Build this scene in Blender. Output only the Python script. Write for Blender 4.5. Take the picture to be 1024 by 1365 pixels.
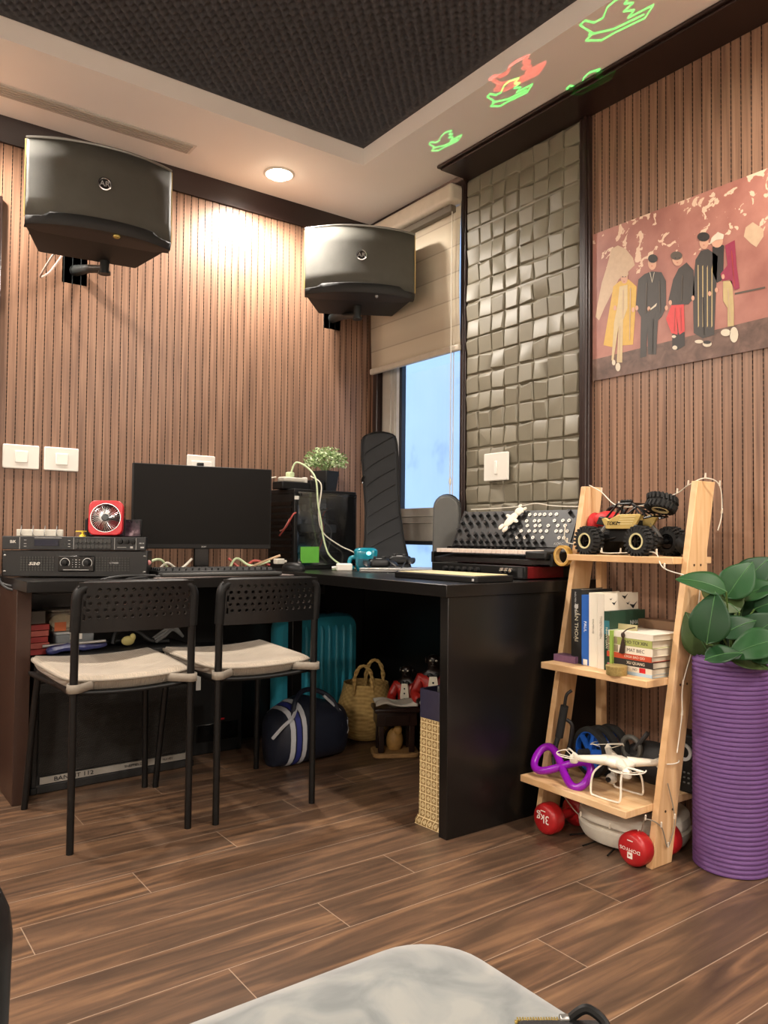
import bpy, bmesh, math, random
from mathutils import Vector, Matrix, Euler
PI = math.pi
S = bpy.context.scene
COL = S.collection
for o in list(bpy.data.objects):
    bpy.data.objects.remove(o)

# ------------------------------------------------------------------ camera, world, light, exposure
YAW, PITCH, ROLL, FPX, CAMH = math.radians(53.813), math.radians(1.8634), math.radians(0.5711), 1040.4, 0.88
cF = Vector((math.cos(YAW)*math.cos(PITCH), math.sin(YAW)*math.cos(PITCH), math.sin(PITCH)))
_r = Vector((math.sin(YAW), -math.cos(YAW), 0)); _u = _r.cross(cF)
cR = math.cos(ROLL)*_r + math.sin(ROLL)*_u
cU = -math.sin(ROLL)*_r + math.cos(ROLL)*_u
CAMP = Vector((0, 0, CAMH))
cam = bpy.data.cameras.new('camera'); camo = bpy.data.objects.new('camera', cam); COL.objects.link(camo)
cam.sensor_fit = 'VERTICAL'; cam.sensor_height = 36; cam.sensor_width = 27; cam.lens = FPX/1365*36
cam.clip_start = 0.02; cam.clip_end = 60
camo.matrix_world = Matrix(((cR.x, cU.x, -cF.x, 0), (cR.y, cU.y, -cF.y, 0), (cR.z, cU.z, -cF.z, CAMH), (0, 0, 0, 1)))
S.camera = camo

world = bpy.data.worlds.new('daylight'); S.world = world; world.use_nodes = True
_bg = world.node_tree.nodes['Background']
_bg.inputs['Color'].default_value = (0.40, 0.63, 1.0, 1); _bg.inputs['Strength'].default_value = 2.05

S.view_settings.view_transform = 'Standard'; S.view_settings.look = 'None'
S.view_settings.gamma = 1; S.view_settings.use_curve_mapping = False
S.view_settings.exposure = 0.14

LAMP_W = 88.0
LAMP_COL = (1.0, 0.91, 0.81)
LAMP_POS = [(1.558, 2.909), (0.25, 2.909), (-1.05, 2.909), (1.93, 0.62), (1.93, -0.75), (0.5, -1.25), (-1.4, -0.6), (-1.4, 1.2)]
SOFFIT = 2.42

# ------------------------------------------------------------------ small helpers
def ray(px, py): return cF + cR*((px-512)/FPX) - cU*((py-682.5)/FPX)
def on_x(px, py, x): d = ray(px, py); return CAMP + d*(x/d.x)
def on_y(px, py, y): d = ray(px, py); return CAMP + d*(y/d.y)
def on_z(px, py, z): d = ray(px, py); return CAMP + d*((z-CAMH)/d.z)
def lin(c): return c/12.92 if c <= .04045 else ((c+.055)/1.055)**2.4
def rgb(h):
    if isinstance(h, str):
        h = h.lstrip('#'); h = [int(h[i:i+2], 16)/255 for i in (0, 2, 4)]
    return tuple(lin(c) for c in h) + (1,)

_mats = {}
def mat(name, col, rough=.5, metal=0, var=.12, vscale=30, bump=0, bscale=200, emit=0, spec=None, trans=0, alpha=1, coat=0, sheen=0):
    if name in _mats: return _mats[name]
    m = bpy.data.materials.new(name); m.use_nodes = True; nt = m.node_tree
    b = nt.nodes['Principled BSDF']; c = rgb(col)
    tc = nt.nodes.new('ShaderNodeTexCoord')
    n = nt.nodes.new('ShaderNodeTexNoise'); n.inputs['Scale'].default_value = vscale; n.inputs['Detail'].default_value = 4
    nt.links.new(tc.outputs['Object'], n.inputs['Vector'])
    mx = nt.nodes.new('ShaderNodeMix'); mx.data_type = 'RGBA'
    mx.inputs[6].default_value = tuple(x*(1-var) for x in c[:3])+(1,); mx.inputs[7].default_value = tuple(min(1, x*(1+var)) for x in c[:3])+(1,)
    nt.links.new(n.outputs['Fac'], mx.inputs[0]); nt.links.new(mx.outputs[2], b.inputs['Base Color'])
    b.inputs['Roughness'].default_value = rough; b.inputs['Metallic'].default_value = metal
    if spec is not None: b.inputs['Specular IOR Level'].default_value = spec
    if coat: b.inputs['Coat Weight'].default_value = coat
    if sheen: b.inputs['Sheen Weight'].default_value = sheen
    if trans: b.inputs['Transmission Weight'].default_value = trans
    if alpha < 1: b.inputs['Alpha'].default_value = alpha
    if bump:
        n2 = nt.nodes.new('ShaderNodeTexNoise'); n2.inputs['Scale'].default_value = bscale
        nt.links.new(tc.outputs['Object'], n2.inputs['Vector'])
        bp = nt.nodes.new('ShaderNodeBump'); bp.inputs['Strength'].default_value = bump; bp.inputs['Distance'].default_value = .002
        nt.links.new(n2.outputs['Fac'], bp.inputs['Height']); nt.links.new(bp.outputs['Normal'], b.inputs['Normal'])
    if emit:
        b.inputs['Emission Color'].default_value = c; b.inputs['Emission Strength'].default_value = emit
    _mats[name] = m
    return m

def I4(): return Matrix.Identity(4)
def TR(loc=(0, 0, 0), rot=(0, 0, 0)): return Matrix.Translation(loc) @ Euler(rot).to_matrix().to_4x4()
def frame(o, x, y):                     # matrix with origin o, x axis x, y axis y
    x = Vector(x).normalized(); y = Vector(y); y = (y - x*y.dot(x)).normalized(); z = x.cross(y)
    return Matrix(((x.x, y.x, z.x, o[0]), (x.y, y.y, z.y, o[1]), (x.z, y.z, z.z, o[2]), (0, 0, 0, 1)))

class MB:
    def __init__(self): self.v = []; self.f = []; self.m = []; self.X = I4(); self.mi = 0
    def add(self, vs, fs, mi=None):
        k = len(self.v)
        self.v += [tuple(self.X @ Vector(p)) for p in vs]
        self.f += [[i+k for i in f] for f in fs]; self.m += [self.mi if mi is None else mi]*len(fs)
        return self
    def box(self, c, s, rot=(0, 0, 0), mi=None, taper=(1, 1)):
        hx, hy, hz = s[0]/2, s[1]/2, s[2]/2; M = TR(c, rot); tx, ty = taper
        vs = [M @ Vector(p) for p in ((-hx, -hy, -hz), (hx, -hy, -hz), (hx, hy, -hz), (-hx, hy, -hz), (-hx*tx, -hy*ty, hz), (hx*tx, -hy*ty, hz), (hx*tx, hy*ty, hz), (-hx*tx, hy*ty, hz))]
        return self.add(vs, [(3, 2, 1, 0), (4, 5, 6, 7), (0, 1, 5, 4), (1, 2, 6, 5), (2, 3, 7, 6), (3, 0, 4, 7)], mi)
    def b2(self, lo, hi, mi=None):
        return self.box([(a+b)/2 for a, b in zip(lo, hi)], [abs(b-a) for a, b in zip(lo, hi)], mi=mi)
    def cyl(self, a, b, r0, r1=None, n=16, mi=None):
        r1 = r0 if r1 is None else r1
        return self.tube([a, b], [r0, r1], n, mi)
    def tube(self, pts, r, n=8, mi=None, closed=False, cap=True):
        pts = [Vector(p) for p in pts]; K = len(pts)
        rs = r if isinstance(r, (list, tuple)) else [r]*K
        vs = []; prev = None
        for i, p in enumerate(pts):
            if closed: t = pts[(i+1) % K]-pts[i-1]
            else: t = pts[min(i+1, K-1)]-pts[max(i-1, 0)]
            t = t.normalized() if t.length > 1e-9 else Vector((0, 0, 1))
            if prev is None:
                a = Vector((0, 0, 1)) if abs(t.z) < .9 else Vector((1, 0, 0)); nx = t.cross(a).normalized()
            else:
                nx = prev - t*prev.dot(t); nx = nx.normalized() if nx.length > 1e-6 else t.orthogonal().normalized()
            prev = nx; ny = t.cross(nx)
            for k in range(n):
                an = 2*PI*k/n; vs.append(p + (nx*math.cos(an)+ny*math.sin(an))*rs[i])
        fs = []
        for i in range(K if closed else K-1):
            j = (i+1) % K
            for k in range(n):
                l = (k+1) % n; fs.append((i*n+k, i*n+l, j*n+l, j*n+k))
        if cap and not closed:
            fs.append(tuple(range(n-1, -1, -1))); fs.append(tuple((K-1)*n+k for k in range(n)))
        return self.add(vs, fs, mi)
    def lathe(self, prof, c=(0, 0, 0), n=24, mi=None, axis='z', cap=True):
        vs = []
        for (r, z) in prof:
            for k in range(n):
                a = 2*PI*k/n
                p = (r*math.cos(a), r*math.sin(a), z)
                if axis == 'y': p = (p[0], p[2], p[1])
                if axis == 'x': p = (p[2], p[0], p[1])
                vs.append((c[0]+p[0], c[1]+p[1], c[2]+p[2]))
        fs = []
        for i in range(len(prof)-1):
            for k in range(n):
                l = (k+1) % n; q = (i*n+k, i*n+l, (i+1)*n+l, (i+1)*n+k)
                fs.append(q[::-1] if axis == 'y' else q)
        if cap:
            fs.append(tuple(range(n-1, -1, -1))); fs.append(tuple((len(prof)-1)*n+k for k in range(n)))
        return self.add(vs, fs, mi)
    def ell(self, c, r, n=16, m=10, mi=None, p=1.0):
        prof = [(max(1e-4, math.sin(PI*i/m))**p, -math.cos(PI*i/m)) for i in range(m+1)]
        X = self.X; self.X = X @ Matrix.Translation(c) @ Matrix.Diagonal((r[0], r[1], r[2], 1))
        self.lathe(prof, n=n, mi=mi); self.X = X; return self
    def prism(self, pts, z0, z1, mi=None):          # outline in xy, extruded in z
        n = len(pts)
        vs = [(p[0], p[1], z0) for p in pts] + [(p[0], p[1], z1) for p in pts]
        return self.add(vs, [tuple(range(n-1, -1, -1)), tuple(range(n, 2*n))] + [(i, (i+1) % n, n+(i+1) % n, n+i) for i in range(n)], mi)
    def grid(self, fn, nu, nv, mi=None, closed_u=False):
        vs = [fn(i/nu, j/nv) for j in range(nv+1) for i in range(nu+1)]
        return self.add(vs, [(j*(nu+1)+i, j*(nu+1)+i+1, (j+1)*(nu+1)+i+1, (j+1)*(nu+1)+i) for j in range(nv) for i in range(nu)], mi)
    def loft(self, rings, mi=None, cap=True):
        n = len(rings[0]); vs = [p for r in rings for p in r]; fs = []
        for i in range(len(rings)-1):
            for k in range(n):
                l = (k+1) % n; fs.append((i*n+k, i*n+l, (i+1)*n+l, (i+1)*n+k))
        if cap: fs += [tuple(range(n-1, -1, -1)), tuple((len(rings)-1)*n+k for k in range(n))]
        return self.add(vs, fs, mi)
    def mesh(self, name, mats, smooth=40):
        me = bpy.data.meshes.new(name); me.from_pydata([tuple(v) for v in self.v], [], self.f)
        for m in (mats if isinstance(mats, (list, tuple)) else [mats]): me.materials.append(m)
        if any(self.m): me.polygons.foreach_set('material_index', self.m)
        if smooth:
            me.polygons.foreach_set('use_smooth', [True]*len(me.polygons)); me.set_sharp_from_angle(angle=math.radians(smooth))
        me.update(); return me
    def build(self, name, mats, parent=None, bevel=0, seg=2, smooth=40, sub=0, solid=0):
        o = bpy.data.objects.new(name, self.mesh(name, mats, smooth)); COL.objects.link(o)
        if parent: o.parent = parent
        if solid:
            md = o.modifiers.new('s', 'SOLIDIFY'); md.thickness = solid; md.offset = 0
        if sub:
            md = o.modifiers.new('d', 'SUBSURF'); md.levels = sub; md.render_levels = sub
        if bevel:
            md = o.modifiers.new('b', 'BEVEL'); md.width = bevel; md.segments = seg; md.limit_method = 'ANGLE'; md.angle_limit = math.radians(35)
        return o

def thing(name, label, cat, loc=(0, 0, 0), rz=0, group=None):
    o = bpy.data.objects.new(name, None); COL.objects.link(o); o.empty_display_size = .05
    o.location = loc; o.rotation_euler = (0, 0, rz); return tag(o, label, cat, group)
def tag(o, label, cat, group=None):
    o['label'] = label; o['category'] = cat
    if group: o['group'] = group
    return o
def struct(o): o['kind'] = 'structure'; return o
def part(src, parent, M=None, name=None):            # one more copy of a part, sharing its mesh
    c = src.copy(); COL.objects.link(c); c.parent = parent
    if M is not None: c.matrix_local = M
    return c
def kids(o): return [c for c in bpy.data.objects if c.parent == o]
def dup(root, loc, rz, label, group=None):
    r = root.copy(); COL.objects.link(r); r.location = loc; r.rotation_euler = (0, 0, rz); r['label'] = label
    if group: r['group'] = group
    for ch in kids(root):
        c = ch.copy(); COL.objects.link(c); c.parent = r
        for g in kids(ch):
            d = g.copy(); COL.objects.link(d); d.parent = c
    return r
def text(s, size, M, material, parent=None, name='lettering', ext=.0004, align='CENTER', shear=0, sx=1):
    cu = bpy.data.curves.new('txt', 'FONT'); cu.body = s; cu.size = size; cu.extrude = ext; cu.align_x = align; cu.align_y = 'CENTER'; cu.shear = shear
    cu.resolution_u = 3
    t = bpy.data.objects.new('txt', cu); COL.objects.link(t)
    dg = bpy.context.evaluated_depsgraph_get(); dg.update()
    me = bpy.data.meshes.new_from_object(t.evaluated_get(dg)); bpy.data.objects.remove(t)
    me.materials.clear(); me.materials.append(material)
    me.transform(M @ Matrix.Diagonal((sx, 1, 1, 1)))
    o = bpy.data.objects.new(name, me); COL.objects.link(o)
    if parent: o.parent = parent
    return o
def FRONT(x, y, z): return frame((x, y, z), (1, 0, 0), (0, 0, 1))   # writing on a face that looks to local -y
def spline(pts, k=6):
    P = [Vector(p) for p in pts]; out = []
    for i in range(len(P)-1):
        a = P[max(i-1, 0)]; b = P[i]; c = P[i+1]; d = P[min(i+2, len(P)-1)]
        for j in range(k):
            t = j/k
            out.append(.5*((2*b)+(c-a)*t+(2*a-5*b+4*c-d)*t*t+(3*b-a-3*c+d)*t**3))
    return out + [P[-1]]
def rrect(w, h, r, n=5, cx=0, cy=0):
    out = []
    for (sx, sy, a0) in ((1, 1, 0), (-1, 1, PI/2), (-1, -1, PI), (1, -1, 3*PI/2)):
        for i in range(n+1):
            a = a0+PI/2*i/n; out.append((cx+sx*(w/2-r)+r*math.cos(a), cy+sy*(h/2-r)+r*math.sin(a)))
    return out
def roundrect_loft(mb, w, h, r, zs, ins, mi=None, plane='xz', c=(0, 0, 0)):
    rings = []
    for z, i in zip(zs, ins):
        pts = rrect(w-2*i, h-2*i, max(.001, r-i*.6))
        if plane == 'xz': rings.append([(c[0]+p[0], c[1]+z, c[2]+p[1]) for p in pts])
        else: rings.append([(c[0]+p[0], c[1]+p[1], c[2]+z) for p in pts])
    return mb.loft(rings, mi)
rnd = random.Random(7)

# ------------------------------------------------------------------ materials with a structure of their own
def nodes_of(name, rough=.5):
    m = bpy.data.materials.new(name); m.use_nodes = True; nt = m.node_tree; b = nt.nodes['Principled BSDF']; b.inputs['Roughness'].default_value = rough
    return m, nt, b
def N(nt, t, **kw):
    n = nt.nodes.new(t)
    for k, v in kw.items():
        if k.startswith('i_'): n.inputs[k[2:].replace('_', ' ')].default_value = v
        else: setattr(n, k, v)
    return n
def ramp(nt, fac, stops):
    r = nt.nodes.new('ShaderNodeValToRGB'); e = r.color_ramp.elements
    while len(e) > 1: e.remove(e[-1])
    e[0].position = stops[0][0]; e[0].color = rgb(stops[0][1])
    for p, c in stops[1:]:
        x = e.new(p); x.color = rgb(c)
    nt.links.new(fac, r.inputs[0]); return r.outputs[0]
def mixc(nt, fac, a, b, mode='MIX'):
    m = nt.nodes.new('ShaderNodeMix'); m.data_type = 'RGBA'; m.blend_type = mode
    for s, v in ((0, fac), (6, a), (7, b)):
        if hasattr(v, 'links'): nt.links.new(v, m.inputs[s])
        elif isinstance(v, (int, float)): m.inputs[s].default_value = v
        else: m.inputs[s].default_value = rgb(v)
    return m.outputs[2]
def math_(nt, op, a, b=None):
    m = nt.nodes.new('ShaderNodeMath'); m.operation = op
    for s, v in ((0, a), (1, b)):
        if v is None: continue
        if hasattr(v, 'links'): nt.links.new(v, m.inputs[s])
        else: m.inputs[s].default_value = v
    return m.outputs[0]

def slat_wood(name):
    m, nt, b = nodes_of(name, .36)
    tc = N(nt, 'ShaderNodeTexCoord'); mp = N(nt, 'ShaderNodeMapping'); mp.inputs['Scale'].default_value = (45, 45, 1.3)
    nt.links.new(tc.outputs['Object'], mp.inputs[0])
    n = N(nt, 'ShaderNodeTexNoise', i_Scale=2.2, i_Detail=5.0); nt.links.new(mp.outputs[0], n.inputs['Vector'])
    c = ramp(nt, n.outputs['Fac'], [(.3, '#6e5343'), (.55, '#8c6b56'), (.75, '#9e7d66')])
    nt.links.new(c, b.inputs['Base Color']); b.inputs['Specular IOR Level'].default_value = .45
    return m
def groove_mat(name):
    m, nt, b = nodes_of(name, .7)
    tc = N(nt, 'ShaderNodeTexCoord'); sp = N(nt, 'ShaderNodeSeparateXYZ'); nt.links.new(tc.outputs['Object'], sp.inputs[0])
    w = math_(nt, 'LESS_THAN', math_(nt, 'FRACT', math_(nt, 'MULTIPLY', sp.outputs[2], 1/.0165)), .62)
    nt.links.new(mixc(nt, w, '#6a4a3a', '#0c0807'), b.inputs['Base Color'])
    return m
def floor_mat():
    m, nt, b = nodes_of('walnut_plank_floor', .34)
    tc = N(nt, 'ShaderNodeTexCoord'); sp = N(nt, 'ShaderNodeSeparateXYZ'); nt.links.new(tc.outputs['Object'], sp.inputs[0])
    ry = math_(nt, 'DIVIDE', math_(nt, 'SUBTRACT', sp.outputs[1], 1.067), .14); row = math_(nt, 'FLOOR', ry)
    u = math_(nt, 'DIVIDE', math_(nt, 'SUBTRACT', math_(nt, 'SUBTRACT', sp.outputs[0], .697), math_(nt, 'MULTIPLY', math_(nt, 'SUBTRACT', row, 6.0), .2975)), 1.2)
    fy = math_(nt, 'ABSOLUTE', math_(nt, 'SUBTRACT', math_(nt, 'FRACT', ry), .5)); fu = math_(nt, 'ABSOLUTE', math_(nt, 'SUBTRACT', math_(nt, 'FRACT', u), .5))
    seam = math_(nt, 'MAXIMUM', math_(nt, 'GREATER_THAN', fy, .4925), math_(nt, 'GREATER_THAN', fu, .4991))
    cv = N(nt, 'ShaderNodeCombineXYZ'); nt.links.new(row, cv.inputs[0]); nt.links.new(math_(nt, 'FLOOR', u), cv.inputs[1])
    wn_ = N(nt, 'ShaderNodeTexWhiteNoise', noise_dimensions='2D'); nt.links.new(cv.outputs[0], wn_.inputs['Vector'])
    off = N(nt, 'ShaderNodeVectorMath', operation='SCALE'); off.inputs['Scale'].default_value = 9.0; nt.links.new(wn_.outputs['Color'], off.inputs[0])
    ad = N(nt, 'ShaderNodeVectorMath', operation='ADD'); nt.links.new(tc.outputs['Object'], ad.inputs[0]); nt.links.new(off.outputs[0], ad.inputs[1])
    mp = N(nt, 'ShaderNodeMapping'); mp.inputs['Scale'].default_value = (1.3, 13, 1); nt.links.new(ad.outputs[0], mp.inputs[0])
    n = N(nt, 'ShaderNodeTexNoise', i_Scale=1.5, i_Detail=6.0, i_Distortion=1.6); nt.links.new(mp.outputs[0], n.inputs['Vector'])
    mp2 = N(nt, 'ShaderNodeMapping'); mp2.inputs['Scale'].default_value = (5, 130, 1); nt.links.new(ad.outputs[0], mp2.inputs[0])
    n2 = N(nt, 'ShaderNodeTexNoise', i_Scale=1.0, i_Detail=3.0); nt.links.new(mp2.outputs[0], n2.inputs['Vector'])
    c = ramp(nt, n.outputs['Fac'], [(.27, '#403128'), (.42, '#584435'), (.52, '#6c523f'), (.63, '#85654b'), (.78, '#9f7d5d')])
    c = mixc(nt, math_(nt, 'MULTIPLY', n2.outputs['Fac'], .4), c, '#473629')
    c = mixc(nt, math_(nt, 'MULTIPLY', wn_.outputs['Value'], .25), c, '#57463a')
    c = mixc(nt, math_(nt, 'MULTIPLY', seam, .6), c, '#b7a18b')  # pale seam colour paints in the reflection along the plank bevels
    nt.links.new(c, b.inputs['Base Color'])
    bp = N(nt, 'ShaderNodeBump', i_Strength=.12, i_Distance=.001); nt.links.new(n2.outputs['Fac'], bp.inputs['Height']); nt.links.new(bp.outputs[0], b.inputs['Normal'])
    b.inputs['Specular IOR Level'].default_value = .35
    return m
def pine_mat():
    m, nt, b = nodes_of('pale_pine', .5)
    tc = N(nt, 'ShaderNodeTexCoord'); mp = N(nt, 'ShaderNodeMapping'); mp.inputs['Scale'].default_value = (3, 30, 3); nt.links.new(tc.outputs['Object'], mp.inputs[0])
    n = N(nt, 'ShaderNodeTexNoise', i_Scale=1.5, i_Detail=4.0, i_Distortion=.8); nt.links.new(mp.outputs[0], n.inputs['Vector'])
    nt.links.new(ramp(nt, n.outputs['Fac'], [(.3, '#cb9f6e'), (.5, '#dab283'), (.75, '#e4c297')]), b.inputs['Base Color'])
    return m
def weave_mat(name, c1, c2, sx=60, sz=60, rough=.8):
    m, nt, b = nodes_of(name, rough)
    tc = N(nt, 'ShaderNodeTexCoord'); sp = N(nt, 'ShaderNodeSeparateXYZ'); nt.links.new(tc.outputs['Object'], sp.inputs[0])
    s1 = math_(nt, 'SINE', math_(nt, 'MULTIPLY', math_(nt, 'ADD', sp.outputs[0], sp.outputs[1]), sx*6.28)); s2 = math_(nt, 'SINE', math_(nt, 'MULTIPLY', sp.outputs[2], sz*6.28))
    w = math_(nt, 'MULTIPLY_ADD', math_(nt, 'MULTIPLY', s1, s2), .5)
    w.node.inputs[2].default_value = .5
    n = N(nt, 'ShaderNodeTexNoise', i_Scale=90.0); nt.links.new(tc.outputs['Object'], n.inputs['Vector'])
    nt.links.new(mixc(nt, math_(nt, 'MULTIPLY', math_(nt, 'ADD', w, n.outputs['Fac']), .55), c1, c2), b.inputs['Base Color'])
    bp = N(nt, 'ShaderNodeBump', i_Strength=.5, i_Distance=.003); nt.links.new(w, bp.inputs['Height']); nt.links.new(bp.outputs[0], b.inputs['Normal'])
    return m

SLAT = slat_wood('brown_slat_laminate'); GROOVE = groove_mat('perforated_groove'); PINE = pine_mat()
TRIMM = mat('dark_brown_trim', '#2b1d1a', .3, var=.15, vscale=8)
PAINT = mat('warm_white_paint', '#f3eee7', .75, var=.03, vscale=4)
WHITE = mat('white_plastic', '#e8e4da', .4, var=.02)
BLACK = mat('black_plastic', '#131313', .45, var=.1, spec=.3)
BLACKM = mat('black_painted_steel', '#121212', .34, var=.1, metal=.3)
BLACKG = mat('black_gloss', '#0b0b0c', .16)
DGREY = mat('charcoal_plastic', '#2c2c2d', .5)
GREY = mat('grey_plastic', '#6d6d6b', .5)
CHROME = mat('chrome', '#d8d8d8', .2, metal=1, var=.02)
STEEL = mat('brushed_steel', '#9c9c9a', .35, metal=.9)
LGREY = mat('pale_grey_print', '#b9b9b6', .5)
GOLD = mat('gold_edge', '#d8bd78', .35, metal=.4)
RED = mat('bright_red_plastic', '#c3222c', .35)
YEL = mat('yellow_plastic', '#d9c03a', .4)
CABW = mat('white_cable', '#dcd6c6', .5)
CABK = mat('black_cable', '#1b1a1a', .5)
CABG = mat('pale_green_cable', '#cfe0b4', .5)
PAPER = mat('page_paper', '#ddd3bd', .8)
DESKB = mat('black_laminate_desk', '#100f0e', .3, var=.2, vscale=6, bump=.05, bscale=300)

# ================================================================== THE SETTING
XW, YW = 2.22, 3.16
XL, YF = -1.75, -1.60
# floor
struct(MB().add([(XL, YF, 0), (XW+.1, YF, 0), (XW+.1, YW, 0), (XL, YW, 0), (XL, YF, -.05), (XW+.1, YF, -.05), (XW+.1, YW, -.05), (XL, YW, -.05)], [(0, 1, 2, 3), (7, 6, 5, 4), (0, 4, 5, 1), (1, 5, 6, 2), (2, 6, 7, 3), (3, 7, 4, 0)]).build('floor', floor_mat()))

def slats(u0, u1, z0, z1, place, pitch=.032, mb=None, start=None):
    """slatted panel: flat boards with narrow perforated grooves; place(u, depth, z) -> point"""
    mb = mb or MB(); g = .0032; dpt = .005
    prof = []                                      # (u, depth, material of the strip to the next point)
    u = u0 if start is None else start
    cur = u0
    while u < u1:
        if u > cur:
            prof.append((cur, 0, 0)); 
        e = min(u+g, u1)
        prof.append((u, 0, 1)); prof.append((u+g*.3, dpt, 1)); prof.append((u+g*.7, dpt, 1))
        cur = u+g; u += pitch
    prof.append((cur, 0, 0)); prof.append((u1, 0, 0))
    prof = [p for i, p in enumerate(prof) if i == 0 or p[0] > prof[i-1][0]+1e-6 or p[1] != prof[i-1][1]]
    n = len(prof); vs = [place(p[0], p[1], z0) for p in prof]+[place(p[0], p[1], z1) for p in prof]
    k = len(mb.v); mb.v += vs
    for i in range(n-1):
        mb.f.append([k+i, k+i+1, k+n+i+1, k+n+i]); mb.m.append(prof[i][2] if prof[i][1] or prof[i+1][1] else 0)
    return mb

# wall_back: slats facing -y
wb = slats(XL, XW, 0, 2.345, lambda u, d, z: (u, YW+d, z), start=XL+.012)
wb.b2((XL-.1, YW+.006, -.05), (XW+.12, YW+.1, 2.55), 0)
struct(wb.build('wall_back', [SLAT, GROOVE], smooth=0))
# wall_right: slatted part from the camera side to the trim, solid backing round the window
def plr(u, d, z): return (XW+d, -u, z)
wr = slats(-1.79, 1.55, 0, 2.41, plr, start=-1.79+.009)
WY0, WY1, WZ0, WZ1 = 2.475, 3.085, .70, 2.36        # window opening in y and z
for lo, hi in (((XW+.006, YF, 0), (XW+.1, WY0, 2.55)), ((XW+.006, WY0, 0), (XW+.1, WY1, WZ0)), ((XW+.006, WY0, WZ1), (XW+.1, WY1, 2.55)), ((XW+.006, WY1, 0), (XW+.1, YW, 2.55))):
    wr.b2(lo, hi, 0)
struct(wr.build('wall_right', [SLAT, GROOVE], smooth=0))
wl = slats(YF, YW, 0, 2.41, lambda u, d, z: (XL-d, u, z)); wl.b2((XL-.1, YF-.1, -.05), (XL-.006, YW+.1, 2.55))
struct(wl.build('wall_left', [PAINT, PAINT], smooth=0))
wf = slats(XL, XW, 0, 2.41, lambda u, d, z: (u, YF-d, z)); wf.b2((XL-.1, YF-.1, -.05), (XW+.1, YF-.006, 2.55))
struct(wf.build('wall_front', [PAINT, PAINT], smooth=0))
# ceiling: white soffit ring with a raised recess of dark wedge foam
RX0, RX1, RY0, RY1 = -1.25, 1.80, -1.05, 2.63
cb = MB()
for lo, hi in (((XL, RY1, SOFFIT), (XW+.05, YW+.05, 2.6)), ((XL, YF, SOFFIT), (XW+.05, RY0, 2.6)), ((RX1, RY0, SOFFIT), (XW+.05, RY1, 2.6)), ((XL, RY0, SOFFIT), (RX0, RY1, 2.6))):
    cb.b2(lo, hi)
ceil = struct(cb.build('ceiling', PAINT, smooth=0))
fo = MB(); P = .040
def foam(u, v):
    x = RX0+(RX1-RX0)*u; y = RY0+(RY1-RY0)*v
    k = min(1, max(0, min(x-RX0, RX1-x, y-RY0, RY1-y)/.05))
    return (x, y, 2.490 - k*(.010*(math.sin(2*PI*x/P)*math.sin(2*PI*y/P)) + .003*abs(math.sin(PI*x/P))))
fo.grid(foam, 530, 640)
fo.b2((RX0, RY0, 2.52), (RX1, RY1, 2.58))
fm = fo.build('acoustic_foam', mat('charcoal_acoustic_foam', '#47484c', .8, var=.1), ceil, smooth=60); fm['kind'] = 'structure'
# trims
def trim(n, mb, m=TRIMM, bevel=.004): return struct(mb.build('trim_%d' % n, m, bevel=bevel))
t = MB()                                            # crown along the back wall
t.prism([(YW, 2.335), (YW-.012, 2.335), (YW-.020, 2.36), (YW-.034, 2.405), (YW-.042, SOFFIT), (YW, SOFFIT)], XL, XW); t.v = [(v[2], v[0], v[1]) for v in t.v]
trim(1, t, bevel=0)
t = MB(); t.prism([(XW, 2.365), (XW-.014, 2.365), (XW-.022, 2.385), (XW-.034, 2.40), (XW-.042, SOFFIT), (XW, SOFFIT)], 2.44, YW-.02); t.v = [(v[0], v[2], v[1]) for v in t.v]
trim(2, t, bevel=0)
t = MB()                                            # broad dark board under the soffit along the right wall
t.b2((2.045, YF, SOFFIT-.011), (XW, 2.45, SOFFIT)); t.b2((2.058, YF, SOFFIT-.02), (XW, 2.44, SOFFIT-.011)); trim(3, t, bevel=.003)
t = MB(); t.b2((XW-.018, 2.442, 0), (XW+.02, 2.476, 2.40)); t.b2((XW-.024, 2.45, 0), (XW, 2.468, 2.40)); trim(4, t)
t = MB(); t.b2((XW-.018, 1.79, 0), (XW+.006, 1.835, 2.40)); t.b2((XW-.025, 1.798, 0), (XW, 1.815, 2.40)); trim(5, t)
t = MB(); t.b2((XW-.016, 3.083, 0), (XW+.02, 3.118, 2.40)); trim(6, t)
t = MB(); t.b2((.40, YW-.022, 0), (.535, YW, 2.128)); t.b2((.40, YW-.03, 0), (.52, YW-.02, 2.11)); t.b2((-.55, YW-.022, 2.03), (.45, YW, 2.128)); trim(7, t)
# window
ALU = mat('pale_aluminium', '#b8b4aa', .4, metal=.1)
win = MB(); GX = 2.252
win.b2((XW+.006, WY0-.002, WZ0-.02), (XW+.1, WY0+.02, WZ1)); win.b2((XW+.02, WY1-.016, WZ0), (XW+.1, WY1+.002, WZ1)); win.b2((XW+.006, WY0, WZ0-.02), (XW+.1, WY1, WZ0+.03)); win.b2((XW+.006, WY0, WZ1-.03), (XW+.1, WY1, WZ1+.01))
wn = struct(win.build('window_1', ALU, bevel=.003))
sb = MB(); sb.b2((GX-.022, 2.975, WZ0+.03), (GX+.015, 3.068, WZ1-.03)); sb.b2((GX-.03, 2.995, WZ0+.03), (GX-.02, 3.05, WZ1-.03)); sb.build('sash_stile', ALU, wn, bevel=.002)
sb = MB(); sb.b2((GX-.008, 2.945, WZ0+.03), (GX+.01, 2.975, WZ1-.03)); sb.build('sash_edge', mat('white_frame', '#dfe3e8', .4), wn)
sb = MB(); sb.b2((GX-.014, 2.925, WZ0+.03), (GX+.01, 2.945, WZ1-.03)); sb.build('gasket', mat('dark_gasket', '#2a3038', .6), wn)
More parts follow.
